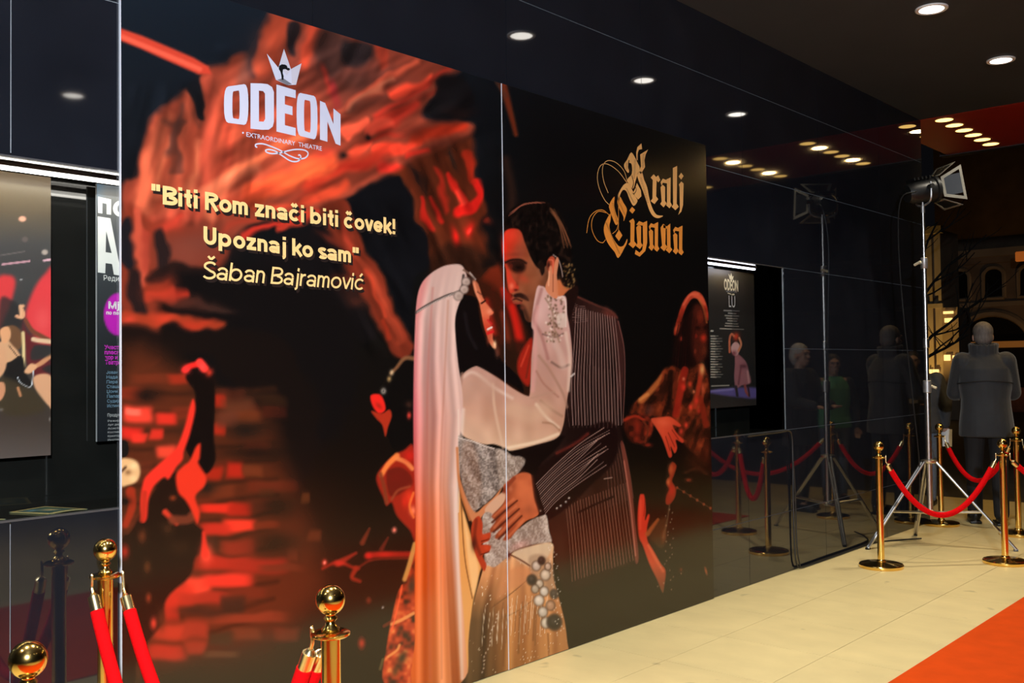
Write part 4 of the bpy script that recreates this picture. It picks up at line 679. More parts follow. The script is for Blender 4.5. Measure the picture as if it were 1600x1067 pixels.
# theatre logo
logo = on_poster(empty('theatre_logo', (0, 0, 0)))
def rr(x0, x1, tl, tr, br, bl, f, n=5):
    """rounded block letter outline: four photo corners, corner radius fraction f"""
    c = np.array([tl, tr, br, bl], float); out = []
    for k in range(4):
        a, b, d = c[k-1], c[k], c[(k+1) % 4]; h = min(f, .49)
        fa, fd = (h, h*.38) if k % 2 == 0 else (h*.38, h)
        p, q = b+(a-b)*fa, b+(d-b)*fd
        for t in np.linspace(0, 1, n): out.append((1-t)**2*p+2*t*(1-t)*b+t*t*q)
    return [tuple(v) for v in out]
def letter(loops): return loops_mesh('logo_letter', [pw(l) for l in loops], M_lw, logo)
letter([rr(0, 0, (350, 136), (388, 130.5), (388, 196), (350, 191), .46), rr(0, 0, (363, 143), (374.5, 141), (374.5, 186.5), (363, 184.5), .4)])
letter([[(391.5, 130), (408, 130.3), (418, 131.5), (425, 136), (428, 144), (428, 190), (426, 198), (420, 202.5), (410, 202.8), (391.5, 201)], [(404.5, 141.5), (411, 142.3), (414, 146), (414.3, 186), (412, 190), (404.5, 189.8)]])
letter([[(432, 132), (462, 141), (462, 153.5), (445, 149.5), (445, 163), (457, 166.5), (457, 180), (445, 177), (445, 195.5), (462, 200), (462, 212.5), (432, 205.5)]])
letter([rr(0, 0, (463.5, 144), (496, 151), (496, 219), (463.5, 211), .46), rr(0, 0, (475, 155.5), (485.5, 158), (485.5, 208), (475, 204), .4)])
letter([[(500, 157.5), (508, 161), (521, 194), (521, 169.5), (532, 178.5), (532, 227.5), (524.5, 224.5), (511.5, 189.5), (511.5, 221.5), (500, 218)]])
M_cg = mat('print_lilac_grey', lin((186, 184, 196)), .3, 0, .02)
crown = loops_mesh('logo_crown', [pw([(417, 84), (435, 106), (443.6, 76.6), (454.5, 108), (471, 99), (462.5, 132.5), (449, 133), (431, 124.6)])], M_lw, logo)
loops_mesh('crown_facet', [pw([(443.6, 76.6), (454.5, 108), (448, 118), (437, 104)])], M_cg, logo, YT-.0004); loops_mesh('crown_facet', [pw([(454.5, 108), (471, 99), (462.5, 132.5), (456, 130)])], M_cg, logo, YT-.0004)
loops_mesh('crown_figure', [pw([(436, 103), (440, 100.5), (445, 101), (448, 102.5), (449, 106), (452, 106.5), (453, 109), (450, 110.5), (446, 108), (442, 108.5), (441.5, 114), (443, 119), (442.5, 125), (440, 124.5), (439.5, 118), (438, 112), (435.5, 108)])], M_lk, logo, YT-.0008)
loops_mesh('crown_figure', [pw([(433, 124.8), (442, 122), (456, 131.5), (449, 133)])], mat('print_grey', lin((110, 110, 118)), .3, 0, .02), logo, YT-.0006)
l0, r0 = wall_xz(385, 213.2, YT), wall_xz(503, 235.5, YT)
text('logo_tagline', 'EXTRAORDINARY  THEATRE', l0, r0, M_lw, logo, cap=wall_xz(385, 205.8, YT)[1]-l0[1], bold=.006)
loops_mesh('logo_bullet', [pw([(379.7+1.4*math.cos(a), 207.5+1.6*math.sin(a)) for a in np.linspace(0, 6.28, 12, endpoint=False)])], M_lw, logo)
for q in ([(402, 230), (399.5, 229), (399.5, 226), (404, 224.6), (412, 225), (424, 229), (438, 235), (452, 243), (466, 248), (476, 247), (481, 242), (480, 237), (473, 234), (461, 233.6), (448, 236), (437, 239), (425, 240), (417, 238), (415, 235), (420, 233.6), (430, 236), (442, 244), (453, 251), (462, 252.5), (468, 250), (470, 245), (468, 242), (466, 243)],):
    o = ribbon(q, .0058); h = len(o)//2
    for k in range(0, h-1, 6):
        e = min(k+7, h); loops_mesh('logo_flourish', [o[k:e]+o[2*h-e:2*h-k]], M_lw, logo)
# quotation
def _arc(cx, cy, rx, ry, a0, a1, n=14): return [(cx+rx*math.cos(R_(a)), cy+ry*math.sin(R_(a))) for a in np.linspace(a0, a1, n)]
def glyph(ch, w):
    """monoline grotesk: list of pen paths (cap height 1, x-height .73) and advance"""
    h = w/2; x = .73; ry = x/2-h; R = .33-h*.2; b = .12
    def bowl(cx): return _arc(cx, x/2, R-h+.05, ry, 0, 360, 28)
    o_w = 2*(R+.05)
    if ch == ' ': return [], .30
    if ch == '"': return [[(h+.02, 1.02), (h+.02, .66)], [(h+.26, 1.02), (h+.26, .66)]], .50+h
    if ch == '!': return [[(h+.04, 1.0), (h+.04, .34)], [(h+.04, .20), (h+.04, 0)]], .34
    if ch == 'i': return [[(h+.02, x), (h+.02, 0)], [(h+.02, 1.04), (h+.02, .85)]], w+.13
    if ch == 'j': return [[(h+.10, x), (h+.10, -.10)]+_arc(h-.04, -.10, .14, .11, 0, -80, 6), [(h+.10, 1.04), (h+.10, .85)]], w+.20
    if ch == 't': return [[(h+.12, .97), (h+.12, .20)]+_arc(h+.27, .20, .15, .20-h, 180, 275, 7), [(0, x-h), (.42, x-h)]], .50
    if ch in 'oe' or ch in 'cčć':
        c = R+.05; P = {'o': [bowl(c)]}.get(ch)
        if ch == 'e': P = [_arc(c, x/2, R-h+.05, ry, -35, -360, 26), [(h+.06, x/2-.01), (2*c-h*.6, x/2-.01)]]
        if ch in 'cčć': P = [_arc(c, x/2, R-h+.05, ry, 42, 318, 24)]
        if ch == 'č': P += [[(c-.17, 1.03), (c, .87)], [(c, .87), (c+.17, 1.03)]]
        if ch == 'ć': P += [[(c-.04, .84), (c+.12, 1.04)]]
        return P, o_w+.05
    if ch in 'nm':
        P = [[(h, x), (h, 0)]]; a = .29 if ch == 'm' else .34; X = h
        for k in range(1 if ch == 'n' else 2): P.append(_arc(X+a/2+.03, x-.26, a/2+.03, .26-h, 180, 0, 10)+[(X+a+.06, 0)]); X += a+.06
        return P, X+h+.10
    if ch == 'r': return [[(h, x), (h, 0)], _arc(h+.24, x-.30, .24, .30-h, 178, 78, 8)], .44
    if ch == 'a': return [[(.56, x*.62), (.56, 0)], _arc(.31, x-.25, .25, .25-h, 165, 0, 12), _arc(.30, .215, .30-h, .215-h, 0, 360, 20)], .56+h+.10
    if ch == 'b': return [[(h, 1.03), (h, 0)], _arc(R+.06, x/2, R-h+.06, ry, 0, 360, 26)], o_w+.13
    if ch == 'p': return [[(h, x), (h, -.27)], _arc(R+.06, x/2, R-h+.06, ry, 0, 360, 26)], o_w+.13
    if ch == 'z': return [[(.03, x-h), (.58, x-h)], [(.50, x-h), (.12, h)], [(.03, h), (.60, h)]], .68
    if ch == 'v': return [[(h*.7, x), (.31, .02)], [(.31, .02), (.62-h*.7, x)]], .64
    if ch == 'k': return [[(h, 1.03), (h, 0)], [(h+.06, .30), (.56, x)], [(.26, .42), (.60, 0)]], .66
    if ch == 's': return [_arc(.30, x-.215, .27-h*.6, .215-h, 25, 200, 10)+_arc(.30, .205, .28-h*.6, .205-h, 80, -155, 14)], .62
    if ch in 'SŠ':
        P = [_arc(.38, .74, .34-h*.6, .26-h, 25, 210, 10)+_arc(.38, .26, .36-h*.6, .26-h, 75, -155, 14)]
        if ch == 'Š': P += [[(.20, 1.28), (.38, 1.11)], [(.38, 1.11), (.56, 1.28)]]
        return P, .80
    if ch == 'U': return [[(h, 1)]+_arc(.36, .36, .36-h, .36-h, 180, 360, 14)+[(.72-h, 1)]], .84
    if ch in 'BR':
        P = [[(h, 1), (h, 0)], [(h, 1-h), (.38, 1-h)]+_arc(.38, .74, .27, .26-h, 90, -90, 10)+[(h, .48+h*.0)]]
        if ch == 'B': P += [[(.38, .50)]+_arc(.40, .26, .29, .26-h, 90, -90, 10)+[(h, h)]]
        else: P += [[(.36, .48), (.68, 0)]]
        return P, .80
    return [], .3
def pen(path, w):
    p = np.array(path, float); d = np.diff(p, axis=0); d /= np.linalg.norm(d, axis=1)[:, None]+1e-9; n_ = np.stack([-d[:, 1], d[:, 0]], -1)
    nn = np.vstack([n_[:1], (n_[:-1]+n_[1:])/2, n_[-1:]]); nn /= np.linalg.norm(nn, axis=1)[:, None]+1e-9
    closed = np.linalg.norm(p[0]-p[-1]) < 1e-6
    if closed: nn[0] = nn[-1] = (n_[0]+n_[-1])/np.linalg.norm(n_[0]+n_[-1])
    return p+nn*w/2, p-nn*w/2, closed
def grotesk(body, left, right, cap, w, m, parent, Y, shear=0., grow=0.):
    """a row of pen-built letters fitted between two baseline points (metres on the board)"""
    bm = bmesh.new(); X = 0.; strokes = []
    for ch in body:
        P, adv = glyph(ch, w)
        for q in P: strokes.append([(X+u+v*shear, v) for u, v in q])
        X += adv
    x0 = min(u for q in strokes for u, _ in q)-w/2; x1 = max(u for q in strokes for u, _ in q)+w/2
    for si, q in enumerate(strokes):
        a, b_, cl = pen(q, w+grow); k = len(a); Yk = Y-.000012*(si % 9)
        def T(p): t_ = (p[0]-x0)/(x1-x0); return (left[0]+(right[0]-left[0])*t_, Yk, left[1]+(right[1]-left[1])*t_+p[1]*cap)
        va = [bm.verts.new(T(p)) for p in a]; vb = [bm.verts.new(T(p)) for p in b_]
        for i in range(k-1): bm.faces.new((va[i], va[i+1], vb[i+1], vb[i]))
    for f in bm.faces:
        if f.normal.y > 0: f.normal_flip()
    me = bpy.data.meshes.new('row'); bm.normal_update()
    for f in bm.faces:
        if f.normal.y > 0: f.normal_flip()
    bm.to_mesh(me); bm.free(); return link('row', me, m, parent)
def line(body, l, r, capy, w, shear=0.):
    a, b = wall_xz(*l, YT), wall_xz(*r, YT); c = wall_xz(capy[0], capy[1], YT)[1]-wall_xz(capy[0], capy[2], YT)[1]
    quote = on_poster(empty('tmp', (0, 0, 0))); grotesk(body, a, b, c, w, M_lg, quote, YT-.0006, shear); grotesk(body, (a[0]+.009, a[1]-.011), (b[0]+.009, b[1]-.011), c, w, M_ls, quote, YT, shear, .05); join_parts('quotation_line', quote, 'gold lettering with dark shadow')
line('"Biti Rom znači biti čovek!"'[:-1], (236.5, 316.8), (617.5, 366.2), (252, 290, 319.3), .208)
line('Upoznaj ko sam"', (318, 381.2), (560.5, 412.0), (320, 353.5, 381.5), .208)
line('Šaban Bajramović', (316.5, 435.8), (568.5, 453.6), (318, 407.5, 436), .125, .13)
join_parts('theatre_logo', logo, 'white theatre logo with a paper crown')
# blackletter title (photo zoom measure: 4.2667 px per px, origin 780,180)
YT = -.0164
title = on_poster(empty('title_lettering', (0, 0, 0)))
M_t1 = mat('print_ochre', lin((214, 158, 92)), .45, 0, .04); M_t2 = mat('print_amber', lin((206, 128, 48)), .45, 0, .04)
def bl(pts, m, sm=True, n=3):
    q = [(780+x/4.2667, 180+y/4.2667) for x, y in pts]
    return loops_mesh('title_stroke', [pw(smoothp(q, True, n) if sm else q)], m, title)
def hair(pts, m, w=.0042):
    q = [(780+x/4.2667, 180+y/4.2667) for x, y in pts]; o = ribbon(q, w); h = len(o)//2
    for k in range(0, h-1, 8):
        e = min(k+9, h); loops_mesh('title_hairline', [o[k:e]+o[2*h-e:2*h-k]], m, title)
bl([(917, 300), (914, 245), (922, 212), (948, 188), (952, 226), (932, 230), (924, 250), (922, 300)], M_t1, False)
bl([(880, 248), (908, 288), (926, 325), (937, 352), (922, 395), (908, 440), (892, 490), (862, 455), (856, 425), (884, 392), (884, 330), (866, 318), (858, 345), (866, 372), (858, 384), (836, 352), (834, 325), (852, 298)], M_t1)
bl([(940, 262), (993, 228), (976, 262), (968, 300), (972, 345), (944, 392), (930, 375), (946, 340)], M_t1, False)
bl([(920, 388), (950, 378), (966, 430), (986, 480), (1002, 560), (1022, 622), (1050, 664), (1092, 670), (1062, 686), (1030, 676), (1004, 640), (984, 580), (964, 520), (944, 470), (928, 430)], M_t1)
bl([(796, 520), (828, 466), (860, 452), (884, 492), (906, 540), (922, 572), (896, 604), (870, 562), (850, 510), (826, 498), (806, 530), (797, 580), (792, 545)], M_t1)
bl([(918, 452), (944, 500), (948, 540), (926, 562), (890, 522), (906, 490)], M_t1, False)
hair([(855, 445), (832, 372), (782, 318), (730, 302), (697, 325), (688, 380), (700, 450), (727, 518)], M_t1); hair([(852, 450), (792, 372), (722, 326), (676, 336), (655, 400), (665, 480), (700, 560), (732, 596)], M_t1)
bl([(1010, 415), (1030, 394), (1046, 412), (1060, 400), (1074, 432), (1060, 447), (1049, 432), (1046, 540), (1060, 560), (1035, 592), (1010, 572), (1022, 555), (1024, 432)], M_t1, False)
def a_glyph(x, y, w, h, m):
    f = lambda p: [(x+u*w, y+v*h) for u, v in p]
    bl(f([(0, .31), (.2, .24), (.4, .31), (.4, .76), (.54, .84), (.27, .97), (-.03, .86), (.1, .78)]), m, False); bl(f([(.53, .06), (.9, 0), (.88, .8), (1.02, .9), (.8, 1), (.5, .9), (.58, .82), (.58, .18)]), m, False); bl(f([(0, .15), (.2, .04), (.58, .09), (.58, .19), (.2, .17), (.09, .27)]), m, False)
a_glyph(1076, 415, 74, 205, M_t1)
bl([(1158, 352), (1186, 338), (1183, 590), (1197, 610), (1175, 633), (1150, 610), (1160, 595)], M_t1, False)
bl([(1198, 462), (1214, 442), (1229, 455), (1225, 600), (1214, 642), (1194, 664), (1205, 630), (1203, 480)], M_t1, False); bl([(1213, 384), (1229, 405), (1213, 429), (1197, 408)], M_t1, False)
bl([(733, 598), (768, 542), (766, 600), (780, 660), (797, 705), (778, 732), (754, 680), (740, 640)], M_t2); bl([(788, 572), (806, 544), (826, 580), (850, 622), (846, 660), (830, 706), (830, 682), (816, 650), (796, 612)], M_t2)
bl([(742, 655), (714, 700), (698, 750), (704, 802), (730, 862), (770, 912), (794, 952), (832, 890), (851, 852), (853, 824), (830, 868), (800, 874), (770, 838), (746, 790), (734, 740), (742, 700)], M_t2); bl([(798, 764), (821, 800), (798, 839), (774, 805)], M_t2, False)
hair([(796, 520), (795, 600), (796, 700), (795, 775)], M_t2, .0036); hair([(796, 700), (785, 760), (755, 790)], M_t2, .0036); hair([(737, 668), (690, 632), (640, 642), (600, 690), (583, 785)], M_t2); hair([(722, 652), (660, 642), (622, 690), (618, 760), (650, 830), (688, 850), (709, 830)], M_t2)
bl([(866, 706), (892, 688), (902, 706), (900, 840), (916, 860), (892, 886), (862, 860), (875, 845), (876, 720)], M_t2, False); bl([(886, 610), (906, 632), (888, 656), (868, 635)], M_t2, False)
bl([(914, 748), (930, 728), (946, 742), (945, 850), (957, 866), (938, 892), (910, 870), (922, 855)], M_t2, False); bl([(957, 718), (986, 704), (986, 850), (974, 905), (936, 943), (904, 925), (910, 898), (936, 916), (955, 895), (960, 850)], M_t2, False); bl([(914, 730), (932, 706), (960, 716), (958, 736), (932, 734)], M_t2, False)
a_glyph(998, 712, 68, 198, M_t2); a_glyph(1160, 736, 68, 198, M_t2)
bl([(1076, 748), (1094, 724), (1110, 738), (1108, 860), (1120, 878), (1100, 906), (1074, 882), (1086, 868)], M_t2, False); bl([(1118, 742), (1140, 722), (1142, 880), (1154, 895), (1134, 920), (1110, 898), (1120, 885)], M_t2, False); bl([(1094, 730), (1120, 742), (1120, 758), (1094, 750)], M_t2, False)
# engraved hatching and counters inside the big initials
def slit(pts, w=.006):
    q = [(780+x/4.2667, 180+y/4.2667) for x, y in pts]; loops_mesh('t', [ribbon(q, w, YT-.0006, 4)], M_lk, title, YT-.0006)
def hatch(a, b, n, lx, ly, w=.0022):
    for k in range(n):
        x, y = a[0]+(b[0]-a[0])*k/(n-1), a[1]+(b[1]-a[1])*k/(n-1); slit([(x-lx, y-ly), (x, y), (x+lx, y+ly)], w)
slit([(866, 300), (862, 330), (870, 362), (880, 380)], .008); slit([(925, 262), (926, 300), (938, 345)], .007); slit([(884, 400), (896, 450), (888, 486)], .007); slit([(906, 470), (914, 500), (900, 525)], .005)
hatch((906, 300), (900, 420), 13, 6, 2); hatch((962, 262), (958, 345), 9, 6, 2); hatch((945, 420), (990, 580), 15, 6, 2); hatch((850, 490), (895, 580), 10, 6, 3); hatch((848, 320), (850, 360), 5, 5, 2); hatch((715, 720), (800, 920), 20, 6, 3); hatch((758, 590), (784, 705), 11, 5, 2); hatch((806, 590), (836, 660), 8, 5, 2)
join_parts('title_lettering', title, 'ochre blackletter title with hairline loops')
# ================================================================== SHOW-CASE POSTERS
def card(name, x0, x1, z0, z1, Y, fn, label, step, base):
    t = tag(empty(name, ((x0+x1)/2, Y, z0)), label, 'poster'); inv = Matrix.Translation(-Vector(t.location))
    b = obj('backing_board', boxm(x0, x1, Y+.001, Y+.012, z0, z1), mat('foam_board', (.35, .35, .36), .6)); b.parent = t; b.matrix_parent_inverse = inv
    gx = np.linspace(x0, x1, int((x1-x0)/step)+1); gz = np.linspace(z0, z1, int((z1-z0)/step)+1); X, Z = np.meshgrid(gx, gz); U, V = wall_uv(X.ravel(), Z.ravel(), Y)
    P = Paint(U, V, base); fn(P); g = grid_print('printed_face', gx, gz, Y, to_lin(P.c, .95), MATS['case_print'], t); g.matrix_parent_inverse = inv
    return t, inv
print_mat('case_print', .35)
def p_dancers(P):
    L, Y, B = P.line, P.poly, P.blob
    P.c[:] = ramp(P.V, [(280, (118, 100, 72)), (330, (98, 84, 66)), (380, (76, 72, 70)), (470, (62, 60, 60)), (600, (58, 50, 46)), (660, (66, 54, 48)), (720, (92, 80, 76))])
    B(35, 342, 6, 4.4, (240, 170, 140), 1, 0, 3); B(39, 374, 5, 4.4, (110, 96, 90), .9, 0, 3); B(70, 394, 5, 4.4, (190, 170, 156), .95, 0, 3)
    L([(4, 413), (46, 408)], 3, (206, 150, 160), .8); L([(69, 407), (82, 405)], 3.4, (236, 180, 190), .8); L([(0, 399), (38, 393)], 1.6, (130, 116, 110), 1, .8); B(33, 437, 1.2, 1.2, (240, 240, 240))
    Y([(-5, 440), (14, 430), (24, 440), (18, 470), (6, 500), (-6, 520)], (214, 60, 62), 5); Y([(84, 425), (70, 428), (54, 450), (42, 480), (40, 500), (52, 520), (60, 545), (84, 545)], (222, 62, 66), 5); B(66, 500, 12, 20, (236, 86, 86), .7); Y([(60, 530), (44, 520), (34, 500), (40, 560), (58, 590), (84, 580)], (110, 30, 36), 5, .8)
    Y([(0, 470), (20, 470), (30, 480), (36, 500), (30, 520), (40, 545), (20, 530), (0, 560)], (44, 40, 40), 4, .8)
    L([(40, 500), (50, 516), (66, 526), (80, 534)], 6, (120, 66, 46), 1.4, 1, 8); L([(26, 494), (34, 496), (37, 490), (33, 480), (36, 478)], 5, (226, 160, 120), 1.2); L([(33, 494), (32, 478)], 5, (230, 170, 130), 1)
    Y([(-5, 540), (10, 532), (20, 536), (30, 552), (38, 566), (34, 580), (28, 590), (14, 570), (0, 580)], (214, 160, 120), 2); Y([(8, 514), (18, 508), (30, 514), (36, 530), (30, 546), (20, 540), (12, 528)], (110, 74, 50), 2); Y([(0, 516), (12, 510), (17, 520), (14, 532), (4, 536)], (226, 160, 116), 1.5); L([(36, 520), (37, 545), (37, 572)], 5, (226, 196, 140), 1.5)
    Y([(8, 570), (18, 564), (34, 556), (40, 580), (44, 590), (50, 600), (36, 606), (14, 600), (6, 590)], (28, 24, 24), 1.5); Y([(-5, 545), (8, 545), (10, 570), (4, 585), (-5, 590)], (214, 156, 118), 2); L([(14, 540), (30, 560)], 1.4, (40, 26, 22), .7)
    L([(82, 552), (66, 566), (52, 574)], 9, (206, 140, 100), 1.5, 1, 6); Y([(38, 580), (48, 568), (58, 572), (52, 580), (44, 584)], (226, 166, 124), 1.5); L([(52, 530), (62, 532), (82, 534)], 7, (226, 186, 150), 1.5); Y([(54, 540), (82, 540), (82, 552), (60, 562), (48, 560)], (50, 46, 46), 3); Y([(66, 576), (82, 570), (82, 584)], (46, 42, 42), 3)
    Y([(52, 590), (64, 584), (78, 586), (84, 600), (84, 640), (76, 634), (62, 618), (54, 604)], (220, 160, 122), 2); L([(28, 590), (32, 598), (48, 604), (52, 580)], 1.6, (206, 206, 214), .7); Y([(0, 595), (12, 590), (40, 604), (56, 612), (70, 640), (30, 650), (0, 640)], (64, 52, 36), 5, .9); L([(28, 606), (32, 618)], 4, (196, 130, 90), 1.5)
    Y([(-5, 600), (6, 598), (8, 612), (2, 625), (-5, 625)], (206, 140, 104), 1.5); B(78, 655, 1, 3, (190, 180, 176), .7); B(2, 640, 3, 2, (150, 140, 136), .6)
card('show_poster', 1.06, 1.571, 1.252, 2.286, .262, p_dancers, 'poster of dancers under red stage light in the left show-case', .0045, (60, 60, 60))
def p_cyr(P):
    P.c[:] = ramp(P.V, [(285, (104, 122, 140)), (310, (112, 110, 106)), (360, (86, 86, 86)), (440, (58, 60, 62)), (540, (40, 41, 44)), (690, (26, 28, 32))])
    k = np.clip((166-P.U)/14, 0, 1)*np.clip((330-P.V)/50, 0, 1); P.c[:] = P.c*(1-k[:, None]*.6)+np.array([60, 120, 170])*k[:, None]*.6
    P.blob(185, 491, 23, 33.5, (196, 34, 176), 1, 0, 14)
t, inv = card('show_poster', 1.746, 2.25, 1.29, 2.286, .262, p_cyr, 'dark poster with large white Cyrillic letters cut off by the big poster edge', .006, (40, 40, 40))
M_cw = mat('case_white', lin((226, 222, 214)), .4, 0, .02); M_cm = mat('case_magenta', lin((200, 44, 180)), .4, 0, .02); M_cb = mat('case_blue', lin((120, 150, 170)), .4, 0, .02); M_cgy = mat('case_grey', lin((170, 168, 166)), .4, 0, .02)
YC = .2612
def fin(nm, lb):
    global tmp
    o = join_parts(nm, tmp, lb); o.parent = t; o.matrix_parent_inverse = inv; tmp = empty('tmp', (0, 0, 0))
tmp = empty('tmp', (0, 0, 0))
def ct(body, x, yb, yt, x1, m, bold=0., Y=YC):
    a, b = wall_xz(x, yb, Y), wall_xz(x1, yb, Y); c = wall_xz(x, yt, Y)[1]-a[1]; text('t', body, a, (b[0], a[1]), m, tmp, Y, c, bold)

for lp_ in ([[(153, 307), (173.5, 311.5), (173.5, 335.5), (166.6, 334.6), (166.6, 318.5), (160, 317), (160, 333.6), (153, 332.6)]], [[(188+11.5*math.cos(a), 326+12.5*math.sin(a)) for a in np.linspace(0, 6.283, 24, endpoint=False)], [(188+4.5*math.cos(a), 326+7*math.sin(a)) for a in np.linspace(0, 6.283, 20, endpoint=False)]], [[(152.6, 338), (172.5, 341), (190, 431), (178, 429), (175, 412.5), (165, 411), (164.3, 427), (152.8, 425.5)], [(165.8, 361), (165, 394), (174.6, 395.5)]]): loops_mesh('t', [pw(l_, YC) for l_ in lp_], M_cw, tmp, YC)
ct('Реди', 162, 438, 429.5, 186, M_cw); fin('headline_lettering', 'large white Cyrillic headline'); ct('Мју', 169.5, 482, 471, 196, M_cw, .03); ct('по пес', 166, 491, 485.5, 190, M_cw, .03); fin('badge_lettering', 'white lettering on the magenta disc')
for k, b in enumerate(('Учеств', 'плесн', 'хор и т', 'Театра')): ct(b, 163+.4*k, 545.5+7.9*k, 539+7.9*k, (190, 187, 190, 189)[k], M_cm, .03)
fin('cast_lettering', 'magenta lettering')
for k, b in enumerate(('Јован -', 'Нада -', 'Пера -', 'Сташа', 'Џони -', 'Папар', 'Судија', 'Истина')): ct(b, 166.3+.2*k, 584+7.5*k, 579+7.5*k, 188, M_cb)
fin('cast_lettering', 'pale blue lettering')
ct('Продук', 168, 651, 646, 187.5, M_cgy, .01)
for k, b in enumerate(('Режија', 'Арт дир', 'Асисте', 'Костим', 'Креатор', 'Инспиц')): ct(b, 168.5, 659.3+5.9*k, 656+5.9*k, 188, M_cgy)
fin('credit_lettering', 'small grey lettering'); bpy.data.objects.remove(tmp)
def p_lu(P):
    L, Y, B = P.line, P.poly, P.blob
    P.c[:] = ramp(P.V, [(420, (86, 74, 52)), (450, (62, 54, 44)), (500, (44, 40, 38)), (600, (38, 36, 36)), (632, (52, 46, 44))]); B(1124, 432, 16, 16, (120, 100, 60), .6)
    for x0, x1, y in [(1131, 1155, 485), (1138, 1150, 489), (1133, 1154, 493), (1135, 1152, 497), (1137, 1151, 501), (1134, 1153, 505), (1133, 1154, 509), (1125, 1162, 513.5)]: L([(x0, y), ((x0+x1)/2, y+.6)], 1.5, (200, 190, 176), .6, .9); L([((x0+x1)/2, y+.6), (x1, y+1)], 1.2, (150, 142, 132), .6, .8)
    for k in range(17): L([(1111, 525+4*k), (1117+2*(k % 3), 525.2+4*k)], 1.7, (206, 196, 182), .6, .95); L([(1118, 525+4*k), (1122+7*abs(math.sin(k*2.2)), 525+4*k)], 1.3, (140, 132, 124), .6, .85)
    L([(1111, 517), (1114, 517)], 2, (206, 200, 190), .6); L([(1112, 603), (1139, 602)], 1.6, (190, 180, 168), .6, .9)
    Y([(1106, 612), (1130, 607), (1182, 606), (1182, 622), (1150, 620), (1120, 616)], (96, 84, 150), 3, .95); L([(1112, 611), (1145, 608)], 3, (150, 140, 200), 2, .7)
    Y([(1149, 553), (1157, 556), (1166, 566), (1170, 580), (1173, 598), (1160, 602), (1150, 606), (1147, 590), (1148, 572)], (150, 96, 104), 1.5); L([(1158, 572), (1154, 600)], 3, (110, 62, 72), 1.5, .8); L([(1168, 580), (1170, 597)], 3, (190, 140, 140), 1.2, .8); B(1162, 572, 5, 3, (90, 46, 54), .8)
    Y([(1142, 545), (1144, 538), (1150, 534), (1156, 540), (1154, 552), (1149, 556), (1144, 552)], (206, 160, 160), 1.2); B(1150, 526, 5, 6, (206, 66, 44), 1); L([(1140, 550), (1140, 530), (1143, 522), (1147, 525)], 3.4, (206, 110, 80), 1); L([(1155, 528), (1158, 538), (1154, 548)], 3.4, (210, 130, 96), 1); L([(1150, 604), (1152, 618)], 4, (54, 44, 50), 1.2); L([(1164, 602), (1166, 612), (1170, 618)], 4, (140, 70, 70), 1.2); L([(1169, 604), (1171, 619)], 2.4, (60, 40, 44), 1); B(1147, 552, 4, 4, (120, 50, 60), .8)
YR = .245
t, inv = card('show_poster', 6.0, 6.918, 1.245, 2.262, YR, p_lu, 'poster with an embracing pair titled LU in the lit show-case right of the big poster', .0055, (40, 38, 36))
tmp = empty('tmp', (0, 0, 0)); M_cy = mat('case_cream', lin((232, 214, 170)), .4, 0, .02); Y_ = YR-.0008
_yt = YT; YT = Y_
def sm(pts, m=M_cy): return loops_mesh('t', [pw(pts, Y_)], m, tmp, Y_)
text('t', 'ODEON', wall_xz(1131.5, 452.2, Y_), wall_xz(1153.5, 455.0, Y_), M_cy, tmp, Y_, .083, .03); sm([(1138.5, 427.5), (1141, 432), (1142.5, 426.5), (1144, 432.5), (1146.3, 431), (1145, 437), (1140, 436)])
text('t', 'LU', wall_xz(1139, 479.6, Y_), wall_xz(1148.8, 480.4, Y_), M_cw, tmp, Y_, .092, -.004); text('t', 'EXTRAORDINARY THEATRE', wall_xz(1135, 456.2, Y_), wall_xz(1151, 457.6, Y_), M_cgy, tmp, Y_, .010)
o_ = ribbon([(1137, 458), (1141, 459), (1146, 461), (1147, 459.5), (1142, 460), (1144, 462)], .006, Y_); loops_mesh('t', [o_], M_cy, tmp, Y_)
YT = _yt
o = join_parts('printed_lettering', tmp, 'cream logo and thin white title lettering'); o.parent = t; o.matrix_parent_inverse = inv
# strip lights of the show-cases
def strip(x0, x1, label, col, es, w):
    t = tag(empty('strip_light', ((x0+x1)/2, .13, NZ1)), label, 'lamp'); h = (x1-x0)/2
    obj('housing', boxm(-h, h, -.016, .016, -.010, 0), mat('strip_housing', (.14, .13, .13), .4, .5), t); obj('diffuser', boxm(-h+.004, h-.004, -.009, .012, -.0225, -.010, bev=.003), mat('strip_lens_'+str(es), (.9, .9, .9), .4, emit=col, es=es), t)
    L = bpy.data.lights.new('strip_lamp', 'AREA'); L.shape = 'RECTANGLE'; L.size = 2*h; L.size_y = .02; L.energy = w; L.color = col; o = bpy.data.objects.new('strip_lamp', L); COL.objects.link(o); o.parent = t; o.location = (0, .0, -.025); o.rotation_euler = (R_(25), 0, 0)
strip(.15, 2.5, 'warm white light strip at the top of the left show-case', (1, .92, .84), 9, 3.0); strip(4.95, 6.72, 'cool white light strip at the top of the right show-case', (.86, .84, 1), 7, 1.4)
